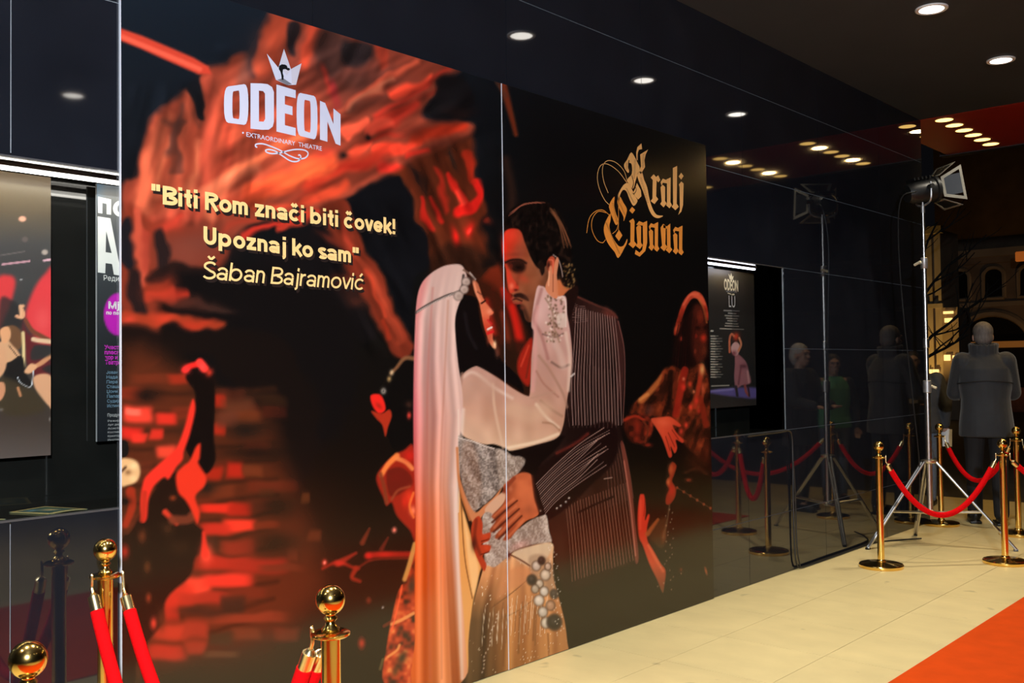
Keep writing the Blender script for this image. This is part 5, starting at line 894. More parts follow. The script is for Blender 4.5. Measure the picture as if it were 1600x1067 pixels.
# leaflets on the ledge
def leaflet(pts, label, seed):
    P3 = np.array(pts); c = P3.mean(0); t = tag(empty('leaflet', (c[0], c[1], NZ0)), label, 'leaflet'); n = 26; me = bmesh.new()
    vs = [[me.verts.new(tuple((P3[0]*(1-u)*(1-v)+P3[1]*u*(1-v)+P3[2]*u*v+P3[3]*(1-u)*v-c).tolist()+[.004+.004*math.sin(3*u)*(1-v)])) for u in np.linspace(0, 1, n)] for v in np.linspace(0, 1, n)]
    for j in range(n-1):
        for i in range(n-1): me.faces.new((vs[j][i], vs[j][i+1], vs[j+1][i+1], vs[j+1][i]))
    o = obj('printed_sheet', me, MATS['case_print'], t); m = o.data; u, v = np.meshgrid(np.linspace(0, 1, n), np.linspace(0, 1, n)); Pn = Paint(u*100+seed, v*100, (40, 66, 66)); s_ = seed
    for q in ([(s_+4, 4), (s_+96, 4), (s_+96, 96), (s_+4, 96), (s_+4, 4)],): Pn.line(q, 8, (206, 170, 100), 2, 1, None, False)
    Pn.blob(s_+50, 45, 16, 18, (190, 160, 110), .9); Pn.blob(s_+30, 70, 14, 8, (120, 150, 160), .8); Pn.blob(s_+70, 70, 12, 10, (90, 110, 70), .8)
    a = m.color_attributes.new('Print', 'FLOAT_COLOR', 'POINT'); a.data.foreach_set('color', np.hstack([to_lin(Pn.c), np.ones((n*n, 1))]).astype(np.float32).ravel())
    so_ = o.modifiers.new('thick', 'SOLIDIFY'); so_.thickness = .003; so_.offset = -1
leaflet([(1.47, .03), (1.61, .045), (1.545, .25), (1.40, .20)], 'green and gold leaflet lying on the show-case ledge', 0)
leaflet([(1.20, .03), (1.325, .03), (1.27, .13), (1.15, .12)], 'pale leaflet corner on the ledge at the left photo edge', 200)
# cable from the right show-case
M_cable = mat('cable_rubber', (.010, .010, .010), .35)
c = tag(empty('power_cable', (6.99, -.012, 0)), 'black cable running from the right show-case down the wall and along the floor', 'cable')
def cab(pts, r, par=c, n=5): o = obj('cable_run', tube([tuple(p) for p in _cr3(pts, n)], r, 8), M_cable, par, smooth=True); o.matrix_parent_inverse = Matrix.Translation(-Vector(par.location)); return o
def _cr3(pts, n=5):
    p = np.array(pts, float); q = np.vstack([2*p[0]-p[1], p, 2*p[-1]-p[-2]]); out = []; t = np.linspace(0, 1, n, endpoint=False)[:, None]
    for i in range(1, len(q)-2): a, b, d, e = q[i-1], q[i], q[i+1], q[i+2]; out.append(.5*(2*b+(d-a)*t+(2*a-5*b+4*d-e)*t**2+(3*b-a-3*d+e)*t**3))
    return np.vstack(out+[p[-1]])
cab([(6.3, -.014, NZ0-.012), (6.8, -.014, NZ0-.010), (6.93, -.014, NZ0-.008), (6.975, -.014, NZ0-.05), (6.985, -.014, .9), (6.98, -.014, .5), (6.985, -.016, .15), (7.02, -.018, .03), (7.12, -.02, .010), (7.6, -.022, .008), (8.1, -.018, .008), (8.45, -.03, .008), (8.7, -.16, .009), (8.82, -.30, .02)], .0065)
cab([(6.97, -.026, .82), (6.99, -.026, .55), (7.0, -.026, .2), (7.03, -.03, .05), (7.10, -.03, .010), (7.6, -.034, .008), (8.2, -.032, .008), (8.5, -.05, .008)], .0055)
# ================================================================== STANCHIONS AND ROPES
M_brass = mat('polished_brass', (.90, .60, .18), .15, 1, .03, 30); M_brass2 = mat('brass_cap', (.92, .74, .40), .26, 1, .03, 30)
M_velvet = mat('red_velvet', (.66, .003, .005), .9, 0, .12, 120, .2, spec=.06)
def stanchion(x, y, label, zs=1.):
    t = tag(empty('rope_stanchion', (x, y, 0)), label, 'stanchion', 'brass rope stanchions'); t.scale = (1, 1, zs)
    obj('base', lathe([(.161, 0), (.163, .004), (.163, .022), (.158, .029), (.140, .034), (.05, .039), (.032, .044)], 48), M_brass, t, smooth=True)
    obj('pole', lathe([(.0255, .038), (.0255, .845)], 28), M_brass, t, smooth=True); obj('pole_foot', lathe([(.034, .040), (.034, .052), (.028, .060), (.0255, .062)], 28), M_brass, t, smooth=True)
    obj('collar', lathe([(.0255, .838), (.046, .842), (.051, .846), (.051, .851), (.044, .855), (.022, .857)], 32), M_brass, t, smooth=True)
    obj('neck', lathe([(.022, .856), (.024, .862), (.014, .872), (.012, .880), (.019, .888), (.013, .896), (.016, .902)], 24), M_brass, t, smooth=True)
    obj('ball_finial', lathe([(.0385*math.sin(a), .9345-.0385*math.cos(a)) for a in np.linspace(.25, math.pi-.01, 22)], 32), M_brass, t, smooth=True)
    return t
S = {}
for k, x, y, z, lb in [('st1', 7.495, -.469, .985, 'brass stanchion with round base left of the silver light stand'), ('st2', 8.222, -1.147, .985, 'brass stanchion with round base nearest the right photo edge'), ('far', 9.80, -.14, 1.0, 'far brass stanchion behind the light stand at the wall end'),
        ('r2', 9.63, -.868, 1.0, 'brass stanchion half cut by the right photo edge behind the nearer one'), ('L1', 1.566, -.181, 1.02, 'brass stanchion in front of the left show-case with two red ropes'), ('L2', 1.60, -1.372, 1.02, 'foreground brass stanchion in front of the poster with ball finial'), ('L3', .862, -1.31, 1.02, 'brass ball finial of a stanchion in the bottom left corner'), ('off', 9.15, -2.25, 1.0, 'brass stanchion outside the right photo edge')]:
    t_ = stanchion(x, y, lb, z); S[k] = (x, y, z); t_.location.z = .006 if k == 'off' else 0
def rope(a, b, sag, label, da=0., db=0., off=.05):
    (x0, y0, s0), (x1, y1, s1) = S[a], S[b]; d = Vector((x1-x0, y1-y0, 0)).normalized(); d0 = Matrix.Rotation(da, 3, 'Z') @ d; d1 = Matrix.Rotation(db, 3, 'Z') @ -d
    A = Vector((x0, y0, .846*s0))+d0*.056; B_ = Vector((x1, y1, .846*s1))+d1*.056
    n = 72; pts = [A.lerp(B_, u)-Vector((0, 0, sag*(1-(2*u-1)**2)**1.0+.03)) for u in np.linspace(0, 1, n)]
    t = tag(empty('velvet_rope', (pts[n//2].x, pts[n//2].y, pts[n//2].z)), label, 'rope', 'red velvet ropes'); inv = Matrix.Translation(-Vector(t.location))
    def ad(nm, bm, m): o = obj(nm, bm, m, t, smooth=True); o.matrix_parent_inverse = inv
    k = next(i for i in range(2, 20) if (pts[i]-A).length > .095)
    ad('rope_body', tube(pts[k:n-k], .0215, 14), M_velvet)
    for e, q in ((pts[:k+2], A), (pts[::-1][:k+2], B_)):
        dr = (e[k+1]-e[k]).normalized(); st = e[k]-dr*.045
        ad('end_cap', tube([st-dr*.004, st, st+dr*.052, st+dr*.056], .0195, 16), M_brass2); ad('cap_tip', tube([st-dr*.016, st-dr*.006, st], .008, 12, r1=.0185), M_brass2)
        ad('hook', tube([tuple(v) for v in _cr3([st-dr*.014, st-dr*.03+Vector((0, 0, .004)), (q+st-dr*.03)/2+Vector((0, 0, .006)), q+Vector((0, 0, .014)), q-(q-Vector(e[1])).normalized()*0+Vector((0, 0, -.004))])], .0052, 8), M_brass2)
rope('st1', 'st2', .42, 'red velvet rope sagging between the two front stanchions on the right'); rope('far', 'r2', .36, 'red velvet rope from the far stanchion by the wall end'); rope('r2', 'off', .40, 'red velvet rope leaving the frame at the right edge, upper'); rope('st2', 'off', .34, 'red velvet rope starting behind the right stanchion, lower')
rope('L1', 'L2', .50, 'red velvet rope on the right side of the stanchion before the left show-case', .9, -.5); rope('L1', 'L2', .62, 'red velvet rope on the left side of the stanchion before the left show-case', -1.3, .35)
# red carpet
bm = bmesh.new(); box(bm, -2.5, 9.2, -3.5, -1.57, 0, .006, .002)
tag(obj('red_carpet', bm, mat('carpet_pile', (.62, .064, .005), .95, 0, .10, 7, .15, detail=9, spec=.08)), 'orange-red carpet runner laid on the pale tiled floor', 'carpet')
# ================================================================== LIGHT STAND AND LAMP
M_alu = mat('brushed_alu', (.62, .60, .57), .28, 1, .06, 40); M_alud = mat('grey_casting', (.42, .41, .40), .42, .8, .1, 30); M_blk = mat('black_plastic', (.012, .012, .012), .4, 0, .15, 20)
SX, SY = 8.62, -.45
st = tag(empty('light_stand', (SX, SY, 0)), 'tall silver tripod light stand behind the red rope', 'tripod')
feet = [(8.138, -.10), (8.80, -1.07), (9.06, -.16)]
obj('pole', lathe([(.026, .27), (.026, 1.36)], 20), M_alu, st, smooth=True); obj('pole', lathe([(.0195, 1.36), (.0195, 2.42)], 18), M_alu, st, smooth=True); obj('pole', lathe([(.013, 2.42), (.013, 2.86)], 16), M_alu, st, smooth=True)
obj('clamp', lathe([(.030, 1.30), (.034, 1.305), (.034, 1.40), (.027, 1.405)], 24), M_alud, st, smooth=True); obj('clamp', lathe([(.026, 2.36), (.029, 2.365), (.029, 2.45), (.021, 2.455)], 24), M_alud, st, smooth=True); obj('clamp', lathe([(.020, 1.68), (.027, 1.685), (.027, 1.76), (.020, 1.765)], 24), M_alu, st, smooth=True)
for z, a in ((1.35, -.4), (2.405, 2.6)):
    k = obj('clamp_knob', tube([(0, 0, z), (.075*math.cos(a), .075*math.sin(a), z)], .008, 10), M_alud, st, smooth=True); obj('knob_grip', tube([(.06*math.cos(a)-.03*math.sin(a), .06*math.sin(a)+.03*math.cos(a), z+.012), (.075*math.cos(a)+.03*math.sin(a), .075*math.sin(a)-.03*math.cos(a), z-.012)], .011, 10), mat('cream_plastic', (.62, .56, .38), .5), k)
obj('top_collar', lathe([(.024, .70), (.062, .704), (.066, .712), (.066, .726), (.05, .732), (.024, .738)], 24), M_alu, st, smooth=True); obj('lower_collar', lathe([(.02, .265), (.046, .268), (.052, .278), (.052, .298), (.03, .306), (.024, .312)], 24), M_alu, st, smooth=True)
for fx, fy in feet:
    v = Vector((fx-SX, fy-SY, 0)); d = v.normalized(); top = d*.055+Vector((0, 0, .715)); bot = v+Vector((0, 0, .012)); s = d.cross(Vector((0, 0, 1)))*.015
    lg = bmesh.new()
    for sg in (-1, 1): tube([top+s*sg, bot+s*sg*.6], .0112, 8, lg)
    tube([bot+s*-.6, bot+s*.6], .011, 8, lg); lo = obj('leg', lg, M_alu, st, smooth=True)
    obj('rubber_foot', tube([bot-Vector((0, 0, .010))-d*.02, bot-Vector((0, 0, .006))+d*.015], .0135, 10), M_blk, lo, smooth=True)
    br = bmesh.new(); mid = top.lerp(bot, .58)
    for sg in (-1, 1): tube([d*.045+Vector((0, 0, .285))+s*sg, mid+s*sg*.8], .0095, 8, br)
    obj('brace', br, M_alu, st, smooth=True)
obj('spigot', lathe([(.016, 2.84), (.016, 2.90), (.010, 2.905), (.010, 2.93)], 16), M_alud, st, smooth=True)
# lamp head on top, aimed along the carpet
lp = tag(empty('stage_lamp', (SX, SY, 2.93)), 'black stage lamp with open barn doors on top of the light stand', 'lamp')
RL = Matrix.Rotation(R_(-42), 4, 'Z') @ Matrix.Rotation(R_(-10), 4, 'Y')
def lpart(nm, bm, m, par=lp, M=RL, off=Vector((.02, 0, .10))):
    bmesh.ops.transform(bm, matrix=Matrix.Translation(off) @ M, verts=bm.verts); return obj(nm, bm, m, par, smooth=True)
M_lampb = mat('lamp_body', (.009, .009, .009), .42, .2, .2, 20)
bm = lathe([(.02, -.16), (.075, -.15), (.095, -.10), (.10, .08), (.115, .09), (.115, .115), (.10, .12)], 28); bmesh.ops.rotate(bm, matrix=Matrix.Rotation(R_(90), 3, 'Y'), verts=bm.verts, cent=(0, 0, 0)); lpart('housing', bm, M_lampb)
bm = lathe([(.0, .112), (.06, .112), (.095, .10)], 28, cap=False); bmesh.ops.rotate(bm, matrix=Matrix.Rotation(R_(90), 3, 'Y'), verts=bm.verts, cent=(0, 0, 0)); lpart('fresnel_lens', bm, mat('lens_glass', (.3, .3, .28), .08, 0, .1, 40))
bm = bmesh.new()
for k in range(5): box(bm, -.10+.035*k, -.088+.035*k, -.07, .07, .095, .118)
lpart('cooling_fin', bm, M_lampb)
M_door = mat('barn_door', (.22, .20, .15), .5, .3, .15, 12)
for ang, nm in ((0, 'barn_door'), (90, 'barn_door'), (180, 'barn_door'), (270, 'barn_door')):
    # a framed leaf: rim with an open middle panel, hinged at the lens ring
    bm = bmesh.new(); w0, w1, L_ = .085, .15, .17 if ang % 180 else .15
    def leaf(sc0, sc1, inset):
        return [(0, -w0+inset), (L_, -w1+inset), (L_-inset*(1 if inset else 0), w1-inset), (inset, w0-inset)]
    o4 = [(0, -w0), (L_, -w1), (L_, w1), (0, w0)]; i4 = [(.022, -w0+.018), (L_-.02, -w1+.034), (L_-.02, w1-.034), (.022, w0-.018)]
    vo = [[bm.verts.new((u, v, h)) for u, v in o4] for h in (0, .003)]; vi = [[bm.verts.new((u, v, h)) for u, v in i4] for h in (0, .003)]
    for k in range(4):
        n_ = (k+1) % 4
        bm.faces.new((vo[0][k], vo[0][n_], vi[0][n_], vi[0][k])); bm.faces.new((vo[1][k], vi[1][k], vi[1][n_], vo[1][n_])); bm.faces.new((vo[0][k], vo[1][k], vo[1][n_], vo[0][n_])); bm.faces.new((vi[0][k], vi[0][n_], vi[1][n_], vi[1][k]))
    M1 = Matrix.Rotation(R_(ang), 4, 'X') @ Matrix.Translation((.12, 0, .10)) @ Matrix.Rotation(R_(-34), 4, 'Y'); bmesh.ops.transform(bm, matrix=M1, verts=bm.verts)
    d_ = lpart(nm, bm, M_door)
    bm = bmesh.new(); box(bm, .02, L_-.018, -w0, w0, .0008, .0020); bmesh.ops.transform(bm, matrix=M1, verts=bm.verts); lpart('door_panel', bm, M_lampb, d_)
bm = tube([tuple(v) for v in _cr3([(0, -.125, .06), (0, -.13, -.02), (0, -.11, -.10), (0, 0, -.125), (0, .11, -.10), (0, .13, -.02), (0, .125, .06)])], .009, 8); lpart('yoke', bm, M_alud, M=Matrix.Rotation(R_(-42), 4, 'Z'))
for sg in (-1, 1): bm = tube([(0, sg*.10, .02), (0, sg*.155, .02)], .02, 12); lpart('yoke_knob', bm, M_blk, M=Matrix.Rotation(R_(-42), 4, 'Z'))
bm = tube([tuple(v) for v in _cr3([(-.13, 0, .08), (-.22, .10, .02), (-.20, .14, -.3), (-.19, .12, -.9), (-.14, .08, -1.6), (-.08, .05, -2.3), (-.05, .10, -2.72)])], .005, 8); obj('lamp_cable', bm, M_cable, lp, smooth=True)
# lamp and stand copied out of view, added to carry a cool facade fill
def copy_tree(o, parent=None):
    c_ = o.copy(); COL.objects.link(c_); c_.parent = parent
    for ch in [k for k in bpy.data.objects if k.parent == o]: copy_tree(ch, c_)
    return c_
st2 = copy_tree(st); st2.location = (-1.15, -5.0, 0); st2['label'] = 'added copy of the silver light stand behind the photographer, outside the picture'
fill_lamp = copy_tree(lp); fill_lamp.location = (-1.15, -5.0, 2.93); fill_lamp.rotation_euler = (0, 0, R_(92)); fill_lamp['label'] = 'added fill lamp behind the photographer, outside the picture'
L = bpy.data.lights.new('facade_fill_spot', 'SPOT'); L.energy = W_FILL; L.color = (.82, .90, 1); L.spot_size = R_(100); L.spot_blend = .9; L.shadow_soft_size = .08  # added cool fill spot, evens out the poster and glass wall
o = bpy.data.objects.new('facade_fill_spot', L); COL.objects.link(o); o.location = (-1.15+.12, -5.0+.14, 3.03); o.rotation_euler = (Vector((2.9, 0, 1.9))-Vector(o.location)).to_track_quat('-Z', 'Y').to_euler()
# ================================================================== PEOPLE
M_skin = mat('skin', (.46, .26, .18), .5, 0, .08, 14); M_hairg = mat('grey_hair', (.115, .098, .085), .7, 0, .35, 60, .6, stretch=(1, 1, .3)); M_hairw = mat('white_hair', (.50, .47, .43), .7, 0, .3, 60, .6, stretch=(1, 1, .3)); M_haird = mat('dark_hair', (.025, .018, .014), .6, 0, .3, 60, .6, stretch=(1, 1, .3))
M_shoe = mat('black_shoe', (.010, .010, .010), .4)
def person(loc, face, H, label, arms, coat, coat_m, trous_m, hair_m, hem=.80, puff=0., collar=False, lean=0., vox=.010, stride=.03, hairlen=0., turn=0., zip_m=None):
    """a standing figure looking along +x of its own; arms: [(elbow, wrist), (elbow, wrist)] for a 1.8 m body"""
    t = tag(empty('person', loc, face), label, 'person'); s = H/1.8; t.scale = (s, s, s)
    def J(x, y, z): return Vector((x+max(0, z-.95)*lean, y, z))
    sh = [J(0, .185, 1.455), J(0, -.185, 1.455)]; hd = J(.025, 0, 1.665)
    el = [J(*a[0]) for a in arms]; wr = [J(*a[1]) for a in arms]; Rt = Matrix.Rotation(turn, 3, 'Z')
    def H_(v): return hd+Rt @ Vector(v)
    # --- body: one continuous skin
    b = bmesh.new()
    for k, sg in enumerate((1, -1)):
        hip, kn, an = J(0, .095*sg, .92), J(.02+stride*sg, .10*sg, .50), J(-.01+stride*sg*1.6, .10*sg, .085)
        caps(b, hip, kn, .085, .055); caps(b, kn, an, .052, .038); caps(b, an, an+Vector((.15, .02*sg, -.045)), .038, .03)
        caps(b, sh[k], el[k], .052, .040); caps(b, el[k], wr[k], .040, .027)
        d = (wr[k]-el[k]).normalized(); side = d.cross(Vector((0, 0, 1))); side = (side if side.length > .1 else Vector((0, 1, 0))).normalized()*sg; pal = wr[k]+d*.055; nrm = d.cross(side).normalized()
        ell(b, pal, (.045, .038, .020), 12, 8, Matrix((d, side, nrm)).transposed())
        for f, (o_, ln) in enumerate(((-.028, .070), (-.010, .080), (.009, .076), (.027, .060))):
            p0 = pal+d*.035+side*o_; p1 = p0+d*ln*.5+nrm*.010; p2 = p1+d*ln*.35+nrm*.026; caps(b, p0, p1, .0095, .009, 8); caps(b, p1, p2, .009, .0075, 8)
        q0 = pal-d*.015-side*.034; q1 = q0+d*.035-side*.022; caps(b, q0, q1, .011, .010, 8); caps(b, q1, q1+d*.028+nrm*.008, .010, .008, 8)
    ell(b, J(0, 0, .97), (.115, .165, .12)); ell(b, J(0, 0, 1.12), (.10, .14, .14)); ell(b, J(0, 0, 1.32), (.115, .175, .17)); caps(b, sh[0]-Vector((0, .02, 0)), sh[1]+Vector((0, .02, 0)), .058, .058); caps(b, J(0, 0, 1.44), J(.015, 0, 1.58), .062, .056)
    ell(b, H_((-.008, 0, .03)), (.098, .078, .105)); ell(b, H_((.032, 0, -.045)), (.062, .058, .075)); ell(b, H_((.062, 0, -.085)), (.030, .032, .025))
    caps(b, H_((.092, 0, .028)), H_((.114, 0, -.018)), .008, .013, 8); ell(b, H_((.092, 0, -.060)), (.012, .026, .010)); ell(b, H_((.088, 0, .040)), (.014, .055, .010))
    for sg in (1, -1): ell(b, H_((-.005, .080*sg, -.002)), (.020, .010, .032)); ell(b, H_((.070, .035*sg, -.015)), (.018, .020, .018))
    remesh('body', b, vox*.8, M_skin, t, 2)
    for sg in (1, -1):
        e = bmesh.new(); ell(e, H_((.088, .032*sg, .016)), (.010, .013, .008)); obj('eye', e, mat('eye_dark', (.03, .02, .018), .2), t, smooth=True)
    # --- hair
    hb = bmesh.new(); ell(hb, H_((-.020, 0, .052)), (.103, .088, .094)); ell(hb, H_((-.045, 0, -.005)), (.074, .082, .075))
    if hairlen: caps(hb, H_((-.05, 0, .0)), H_((-.055, 0, -.02-hairlen)), .085, .06)
    remesh('hair', hb, vox, hair_m, t, 3)
    # --- trousers, shoes
    tb = bmesh.new(); ell(tb, J(0, 0, .96), (.13, .18, .12))
    for sg in (1, -1):
        hip, kn, an = J(0, .095*sg, .90), J(.02+stride*sg, .10*sg, .50), J(-.01+stride*sg*1.6, .10*sg, .10); caps(tb, hip, kn, .100, .072); caps(tb, kn, an, .072, .064)
        f = bmesh.new(); ell(f, an+Vector((.075, .012*sg, -.055)), (.135, .048, .042)); ell(f, an+Vector((-.01, 0, -.03)), (.055, .044, .06)); box(f, an.x-.06, an.x+.20, an.y-.045, an.y+.05, .0, .022); so2 = remesh('shoe', f, .007, M_shoe, t, 3)
    remesh('trousers', tb, vox, trous_m, t, 3)
    # --- coat: torso shell, skirt, sleeves
    cb = bmesh.new(); pf = puff
    prof = [(hem, .150+pf, .215+pf), (hem+.10, .150+pf, .212+pf), (1.02, .140+pf, .195+pf), (1.12, .132+pf, .188+pf), (1.26, .140+pf, .208+pf), (1.38, .132+pf, .212+pf), (1.46, .105+pf*.6, .185+pf*.5), (1.53, .075, .095)]
    rings = []
    for z, rx, ry in prof:
        c0 = J(0, 0, z); rings.append([cb.verts.new((c0.x+rx*math.cos(a)*(1+.03*math.sin(5*a+z*9)), c0.y+ry*math.sin(a)*(1+.02*math.sin(7*a)), z)) for a in np.linspace(0, 2*math.pi, 28, endpoint=False)])
    for r0, r1 in zip(rings, rings[1:]):
        for k in range(28): cb.faces.new((r0[k], r0[(k+1) % 28], r1[(k+1) % 28], r1[k]))
    cb.faces.new(rings[0][::-1]); cb.faces.new(rings[-1])
    if coat:
        for k, sg in enumerate((1, -1)):
            caps(cb, sh[k]-Vector((0, .01*sg, .01)), el[k], .080+pf*.8, .066+pf*.7); caps(cb, el[k], wr[k].lerp(el[k], .06), .064+pf*.6, .046+pf*.4)
    if collar:
        for a in np.linspace(0, 2*math.pi, 20, endpoint=False): caps(cb, J(.01+.082*math.cos(a), .098*math.sin(a), 1.50), J(.005+.100*math.cos(a), .112*math.sin(a), 1.60+.012*math.cos(a)), .022, .016, 8)
    co = remesh('coat' if coat else 'vest', cb, vox, coat_m, t, 3)
    if not coat:
        sb = bmesh.new()
        for k in (0, 1): caps(sb, sh[k], el[k], .068, .056); caps(sb, el[k], wr[k].lerp(el[k], .06), .054, .042)
        remesh('sleeves', sb, vox, mat('dark_shirt', (.02, .02, .024), .8), t, 3)
    if collar:
        yk = bmesh.new(); n = 26
        for r_, z in ((.0, 1.265), ):
            pts = [J((.146+pf)*math.cos(a), (.214+pf)*math.sin(a), z+.012*math.cos(2*a)) for a in np.linspace(0, 2*math.pi, n)]; tube(pts, .006, 6, yk)
        obj('coat_seam', yk, mat('seam_dark', (.008, .008, .010), .8), co, smooth=True)
    return t
M_coat1 = mat('parka_cloth', (.015, .0168, .0205), .75, 0, .18, 14, .5, sheen=.25); M_coat2 = mat('grey_jacket', (.038, .041, .048), .8, 0, .2, 14, .4); M_coat3 = mat('black_coat', (.012, .012, .013), .8, 0, .2, 14, .3); M_vest = mat('green_vest', (.10, .34, .15), .7, 0, .1, 12, .3); M_jean = mat('blue_jeans', (.11, .14, .19), .8, 0, .2, 40, .2); M_tr = mat('dark_trousers', (.010, .010, .012), .85, 0, .15, 20)
fwd = lambda y, dx=.0: [((.10+dx, .235, 1.17), (.30+dx, .15, 1.13)), ((.10+dx, -.235, 1.17), (.30+dx, -.15, 1.13))]
dwn = [((.0, .27, 1.17), (.06, .26, .92)), ((.0, -.27, 1.17), (.06, -.26, .92))]
person((10.12, -.47, 0), R_(24), 1.94, 'person in a dark quilted coat with raised collar seen from behind', fwd(0), True, M_coat1, M_tr, M_hairg, hem=.78, puff=.014, collar=True, lean=.05, vox=.009)
person((11.1, .50, 0), R_(10), 1.70, 'person in a grey jacket and jeans half hidden behind the light stand', dwn, True, M_coat2, M_jean, M_haird, hem=.84, puff=.02, lean=.10, vox=.011)
person((9.95, -1.36, 0), R_(100), 1.78, 'white-haired person in a black coat mirrored in the black glass', fwd(0), True, M_coat3, M_tr, M_hairw, hem=.70, puff=.02, vox=.013, hairlen=.03)
person((10.75, -1.34, 0), R_(140), 1.67, 'person in a green vest and jeans mirrored in the black glass', dwn, False, M_vest, M_jean, M_haird, hem=.90, vox=.013)
p5 = person((12.25, -.98, 0), R_(160), 1.70, 'person in dark clothes with a white card, mirrored beside the light stand', fwd(0), True, M_coat3, M_tr, M_haird, hem=.75, vox=.013)
def sheet(loc, size, rz, tilt, label):
    bm = bmesh.new(); n = 8; w, h = size
    vs_ = [[bm.verts.new(((i/(n-1)-.5)*w, .012*math.sin(3*i/(n-1)), (j/(n-1)-.5)*h)) for i in range(n)] for j in range(n)]
    for j in range(n-1):
        for i in range(n-1): bm.faces.new((vs_[j][i], vs_[j][i+1], vs_[j+1][i+1], vs_[j+1][i]))
    o = obj('paper_sheet', bm, mat('white_paper', (.75, .76, .78), .7), None, loc); o.rotation_euler = (tilt, 0, rz); md = o.modifiers.new('t', 'SOLIDIFY'); md.thickness = .002; tag(o, label, 'paper')
sheet((11.93, -.90, 1.17), (.15, .21), R_(70), R_(-30), 'white card held by the person mirrored beside the light stand'); sheet((11.19, .255, .735), (.11, .19), R_(100), R_(12), 'white folded sheet hanging beside the grey jacket')
# ================================================================== STREET BEYOND
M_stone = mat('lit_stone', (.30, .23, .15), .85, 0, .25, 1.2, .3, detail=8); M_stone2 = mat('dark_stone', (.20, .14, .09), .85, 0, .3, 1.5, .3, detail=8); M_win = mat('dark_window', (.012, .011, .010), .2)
M_lit = mat('lit_window', (.8, .6, .3), .5, emit=(1, .62, .22), es=1.4); M_sign = mat('orange_sign', (.3, .10, .03), .5, emit=(1, .24, .03), es=.22); M_fas = mat('amber_fascia', (.3, .12, .03), .5, emit=(1, .36, .06), es=.10)
BX = 34.
bd = tag(empty('building', (BX, 6, 0)), 'dim stone building with arched openings behind the people', 'building'); bi = Matrix.Translation(-Vector(bd.location))
def bp(nm, bm, m, par=bd, label=None, sm_=False):
    o = obj(nm, bm, m, None, smooth=sm_); o.parent = par; o.matrix_parent_inverse = Matrix.Translation(-Vector(bd.location)) if par is bd else Matrix.Identity(4); return o
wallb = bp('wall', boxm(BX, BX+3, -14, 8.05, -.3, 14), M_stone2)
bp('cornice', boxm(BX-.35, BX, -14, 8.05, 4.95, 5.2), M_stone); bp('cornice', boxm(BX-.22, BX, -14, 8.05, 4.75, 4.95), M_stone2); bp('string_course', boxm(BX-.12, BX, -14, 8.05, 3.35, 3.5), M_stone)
def arch(y, z0, w, h, dep, m, nm='arch'):
    bm = bmesh.new(); pts = [(-w/2, 0), (w/2, 0)]+[(w/2*math.cos(a), h-w/2+w/2*math.sin(a)) for a in np.linspace(0, math.pi, 14)]
    f = [bm.verts.new((BX-.02, y+u, z0+v)) for u, v in pts]; k = [bm.verts.new((BX+dep, y+u, z0+v)) for u, v in pts]; bm.faces.new(k); n = len(pts)
    fr = [bm.verts.new((BX-.02, y+u*1.14, z0+v*1.06)) for u, v in pts]
    for i in range(n): bm.faces.new((f[i], f[(i+1) % n], fr[(i+1) % n], fr[i]))
    bmesh.ops.extrude_face_region(bm, geom=[q for q in bm.faces if len(q.verts) == 4])
    return bp(nm, bm, m)
for k in range(7):
    y = 7.3-1.05*k; bm = bmesh.new(); w, h = .52, .95
    pts = [(-w/2, 0), (w/2, 0)]+[(w/2*math.cos(a), h-w/2+w/2*math.sin(a)) for a in np.linspace(0, math.pi, 12)]
    f = bm.faces.new([bm.verts.new((BX-.01, y+u, 3.62+v)) for u, v in pts]); r = bmesh.ops.extrude_face_region(bm, geom=[f]); bmesh.ops.translate(bm, verts=[v for v in r['geom'] if isinstance(v, bmesh.types.BMVert)], vec=(-.02, 0, 0)); w_ = bp('window', bm, M_win)
    bm = bmesh.new(); q = [(BX-.06, y+u*1.22, 3.62+v*1.06) for u, v in pts]; tube(q+[q[0]], .07, 6, bm); bp('window_surround', bm, M_stone, w_)
for y, w in ((6.35, 2.2), (2.6, 2.2), (-1.2, 2.2)):
    bm = bmesh.new(); h = 3.05; pts = [(-w/2, 0), (w/2, 0)]+[(w/2*math.cos(a), h-w/2+w/2*math.sin(a)) for a in np.linspace(0, math.pi, 18)]
    f = bm.faces.new([bm.verts.new((BX-.01, y+u, v)) for u, v in pts]); r = bmesh.ops.extrude_face_region(bm, geom=[f]); bmesh.ops.translate(bm, verts=[v for v in r['geom'] if isinstance(v, bmesh.types.BMVert)], vec=(-.02, 0, 0)); w_ = bp('archway', bm, M_win)
    bm = bmesh.new(); q = [(BX-.06, y+u*1.1, v*1.03) for u, v in pts[1:]]; tube(q, .12, 6, bm); bp('arch_surround', bm, M_stone, w_)
bp('shop_fascia', boxm(BX-.5, BX-.3, -3, 7.4, 2.02, 2.22), M_fas)
bp('plinth', boxm(BX-.15, BX, -14, 8.05, -.3, .75), mat('brick_plinth', (.20, .07, .04), .85, 0, .3, 8, .4))
tw = tag(empty('tower', (27, 7.4, 0)), 'narrow building flooded with yellow light at the wall end', 'building'); ti = Matrix.Translation(-Vector(tw.location))
def tp(nm, bm, m, par=None): o = obj(nm, bm, m); o.parent = par or tw; o.matrix_parent_inverse = ti if par is None else Matrix.Identity(4); return o
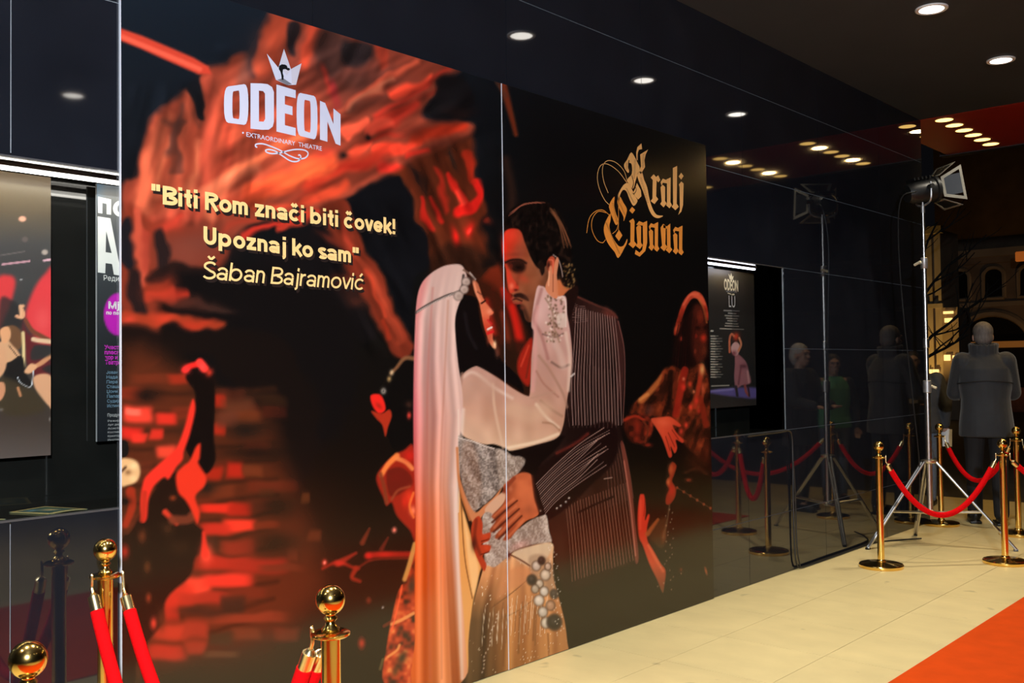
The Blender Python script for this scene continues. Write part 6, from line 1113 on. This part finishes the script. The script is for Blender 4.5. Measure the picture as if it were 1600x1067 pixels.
tp('wall', boxm(28.6, 30, 6.06, 9.2, -.3, 5.3), M_stone); tp('cornice', boxm(28.45, 28.62, 6.02, 9.2, 3.1, 3.22), M_stone); tp('cornice', boxm(28.4, 28.62, 6.0, 9.2, 5.2, 5.4), M_stone); tp('pilaster', boxm(28.5, 28.6, 6.06, 6.14, -.3, 5.2), M_stone); tp('pilaster', boxm(28.5, 28.6, 6.30, 6.38, -.3, 5.2), M_stone)
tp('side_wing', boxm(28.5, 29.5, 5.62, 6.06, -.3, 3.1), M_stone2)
for y, z, w, h in ((5.86, 2.68, .2, .12), (5.86, 2.92, .26, .07), (5.92, 1.62, .16, .16), (6.42, 1.26, .14, .12), (6.24, 1.26, .16, .12), (5.72, 1.62, .1, .14)):
    wn = tp('lit_window', boxm(28.40, 28.46, y-w/2, y+w/2, z, z+h), M_lit)
def flood(loc, tgt, e, col, ang, par, size=.1):
    L = bpy.data.lights.new('flood_lamp', 'SPOT'); L.energy = e; L.color = col; L.spot_size = R_(ang); L.spot_blend = .8; L.shadow_soft_size = size; o = bpy.data.objects.new('flood_lamp', L); COL.objects.link(o); o.location = loc; o.rotation_euler = (Vector(tgt)-Vector(loc)).to_track_quat('-Z', 'Y').to_euler(); return o
flood((26.6, 6.9, .25), (28.6, 6.35, 3.0), W_STREET*.42, (1, .62, .16), 70, tw); flood((29.5, 3.5, .3), (34, 6.4, 3.6), W_STREET*.09, (1, .50, .12), 80, bd); flood((30, -2, .3), (34, 1.5, 4), W_STREET*.08, (1, .50, .12), 80, bd)
sg = tag(empty('lantern_sign', (29.9, 4.28, 4.5)), 'small glowing orange sign high at the right photo edge', 'sign'); obj('sign_face', boxm(-.03, .03, -.20, .22, -.14, .14, bev=.02), M_sign, sg); obj('bracket', boxm(-.02, .02, -.26, -.22, -4.6, .24), M_blk, sg)
# bare street tree in front of the lit tower
tr = tag(empty('street_tree', (19.5, 3.75, 0)), 'bare dark tree with thin branches before the yellow-lit building', 'tree')
M_bark = mat('dark_bark', (.018, .014, .011), .9, 0, .3, 12, .6); rng = random.Random(5)
bm = bmesh.new(); tube([(0, -.42, 0), (.02, -.30, 1.2), (0, -.22, 2.2), (.03, -.05, 3.0)], .11, 8, bm, r1=.06)
def branch(p, d, L_, r, lv):
    pts = [p]; q = Vector(p); dd = Vector(d).normalized()
    for k in range(4): dd = (dd+Vector((rng.uniform(-.25, .25), rng.uniform(-.3, .3), rng.uniform(-.1, .25)))).normalized(); q = q+dd*L_/4; pts.append(q.copy())
    tube(pts, r, 5, bm, r1=r*.45)
    if lv:
        for k in range(3): branch(pts[1+k], (dd+Vector((rng.uniform(-.7, .7), rng.uniform(-.9, .9), rng.uniform(-.3, .6)))), L_*.62, r*.55, lv-1)
for z, y, d in ((1.3, -.30, (0, .7, .5)), (1.8, -.25, (0, -.8, .6)), (2.1, -.22, (.3, .8, .5)), (2.5, -.15, (0, -.6, .9)), (2.9, -.05, (0, .4, 1)), (2.9, -.05, (.2, -.5, 1)), (1.6, -.28, (-.3, -.7, .3)), (3.0, -.05, (0, .1, 1))): branch(Vector((0, y, z)), d, 1.5, .035, 2)
obj('trunk_and_branches', bm, M_bark, tr, smooth=True)
# street wall across the road: what the glass mirrors beyond the canopy
far = tag(empty('facade', (0, -24, 0)), 'dark street front across the road, mirrored faintly in the glass', 'building')
obj('wall', boxm(-20, 45, -1, 0, -.3, 11), mat('night_render', (.05, .045, .04), .9, 0, .3, .5), far)
for k in range(9): obj('window', boxm(-15+6.2*k, -13.8+6.2*k, -.02, .03, 4.2, 6), M_win, far)
struct(obj('road', boxm(-30, 11.9, -40, -9, -.3, -.02), M_pave))
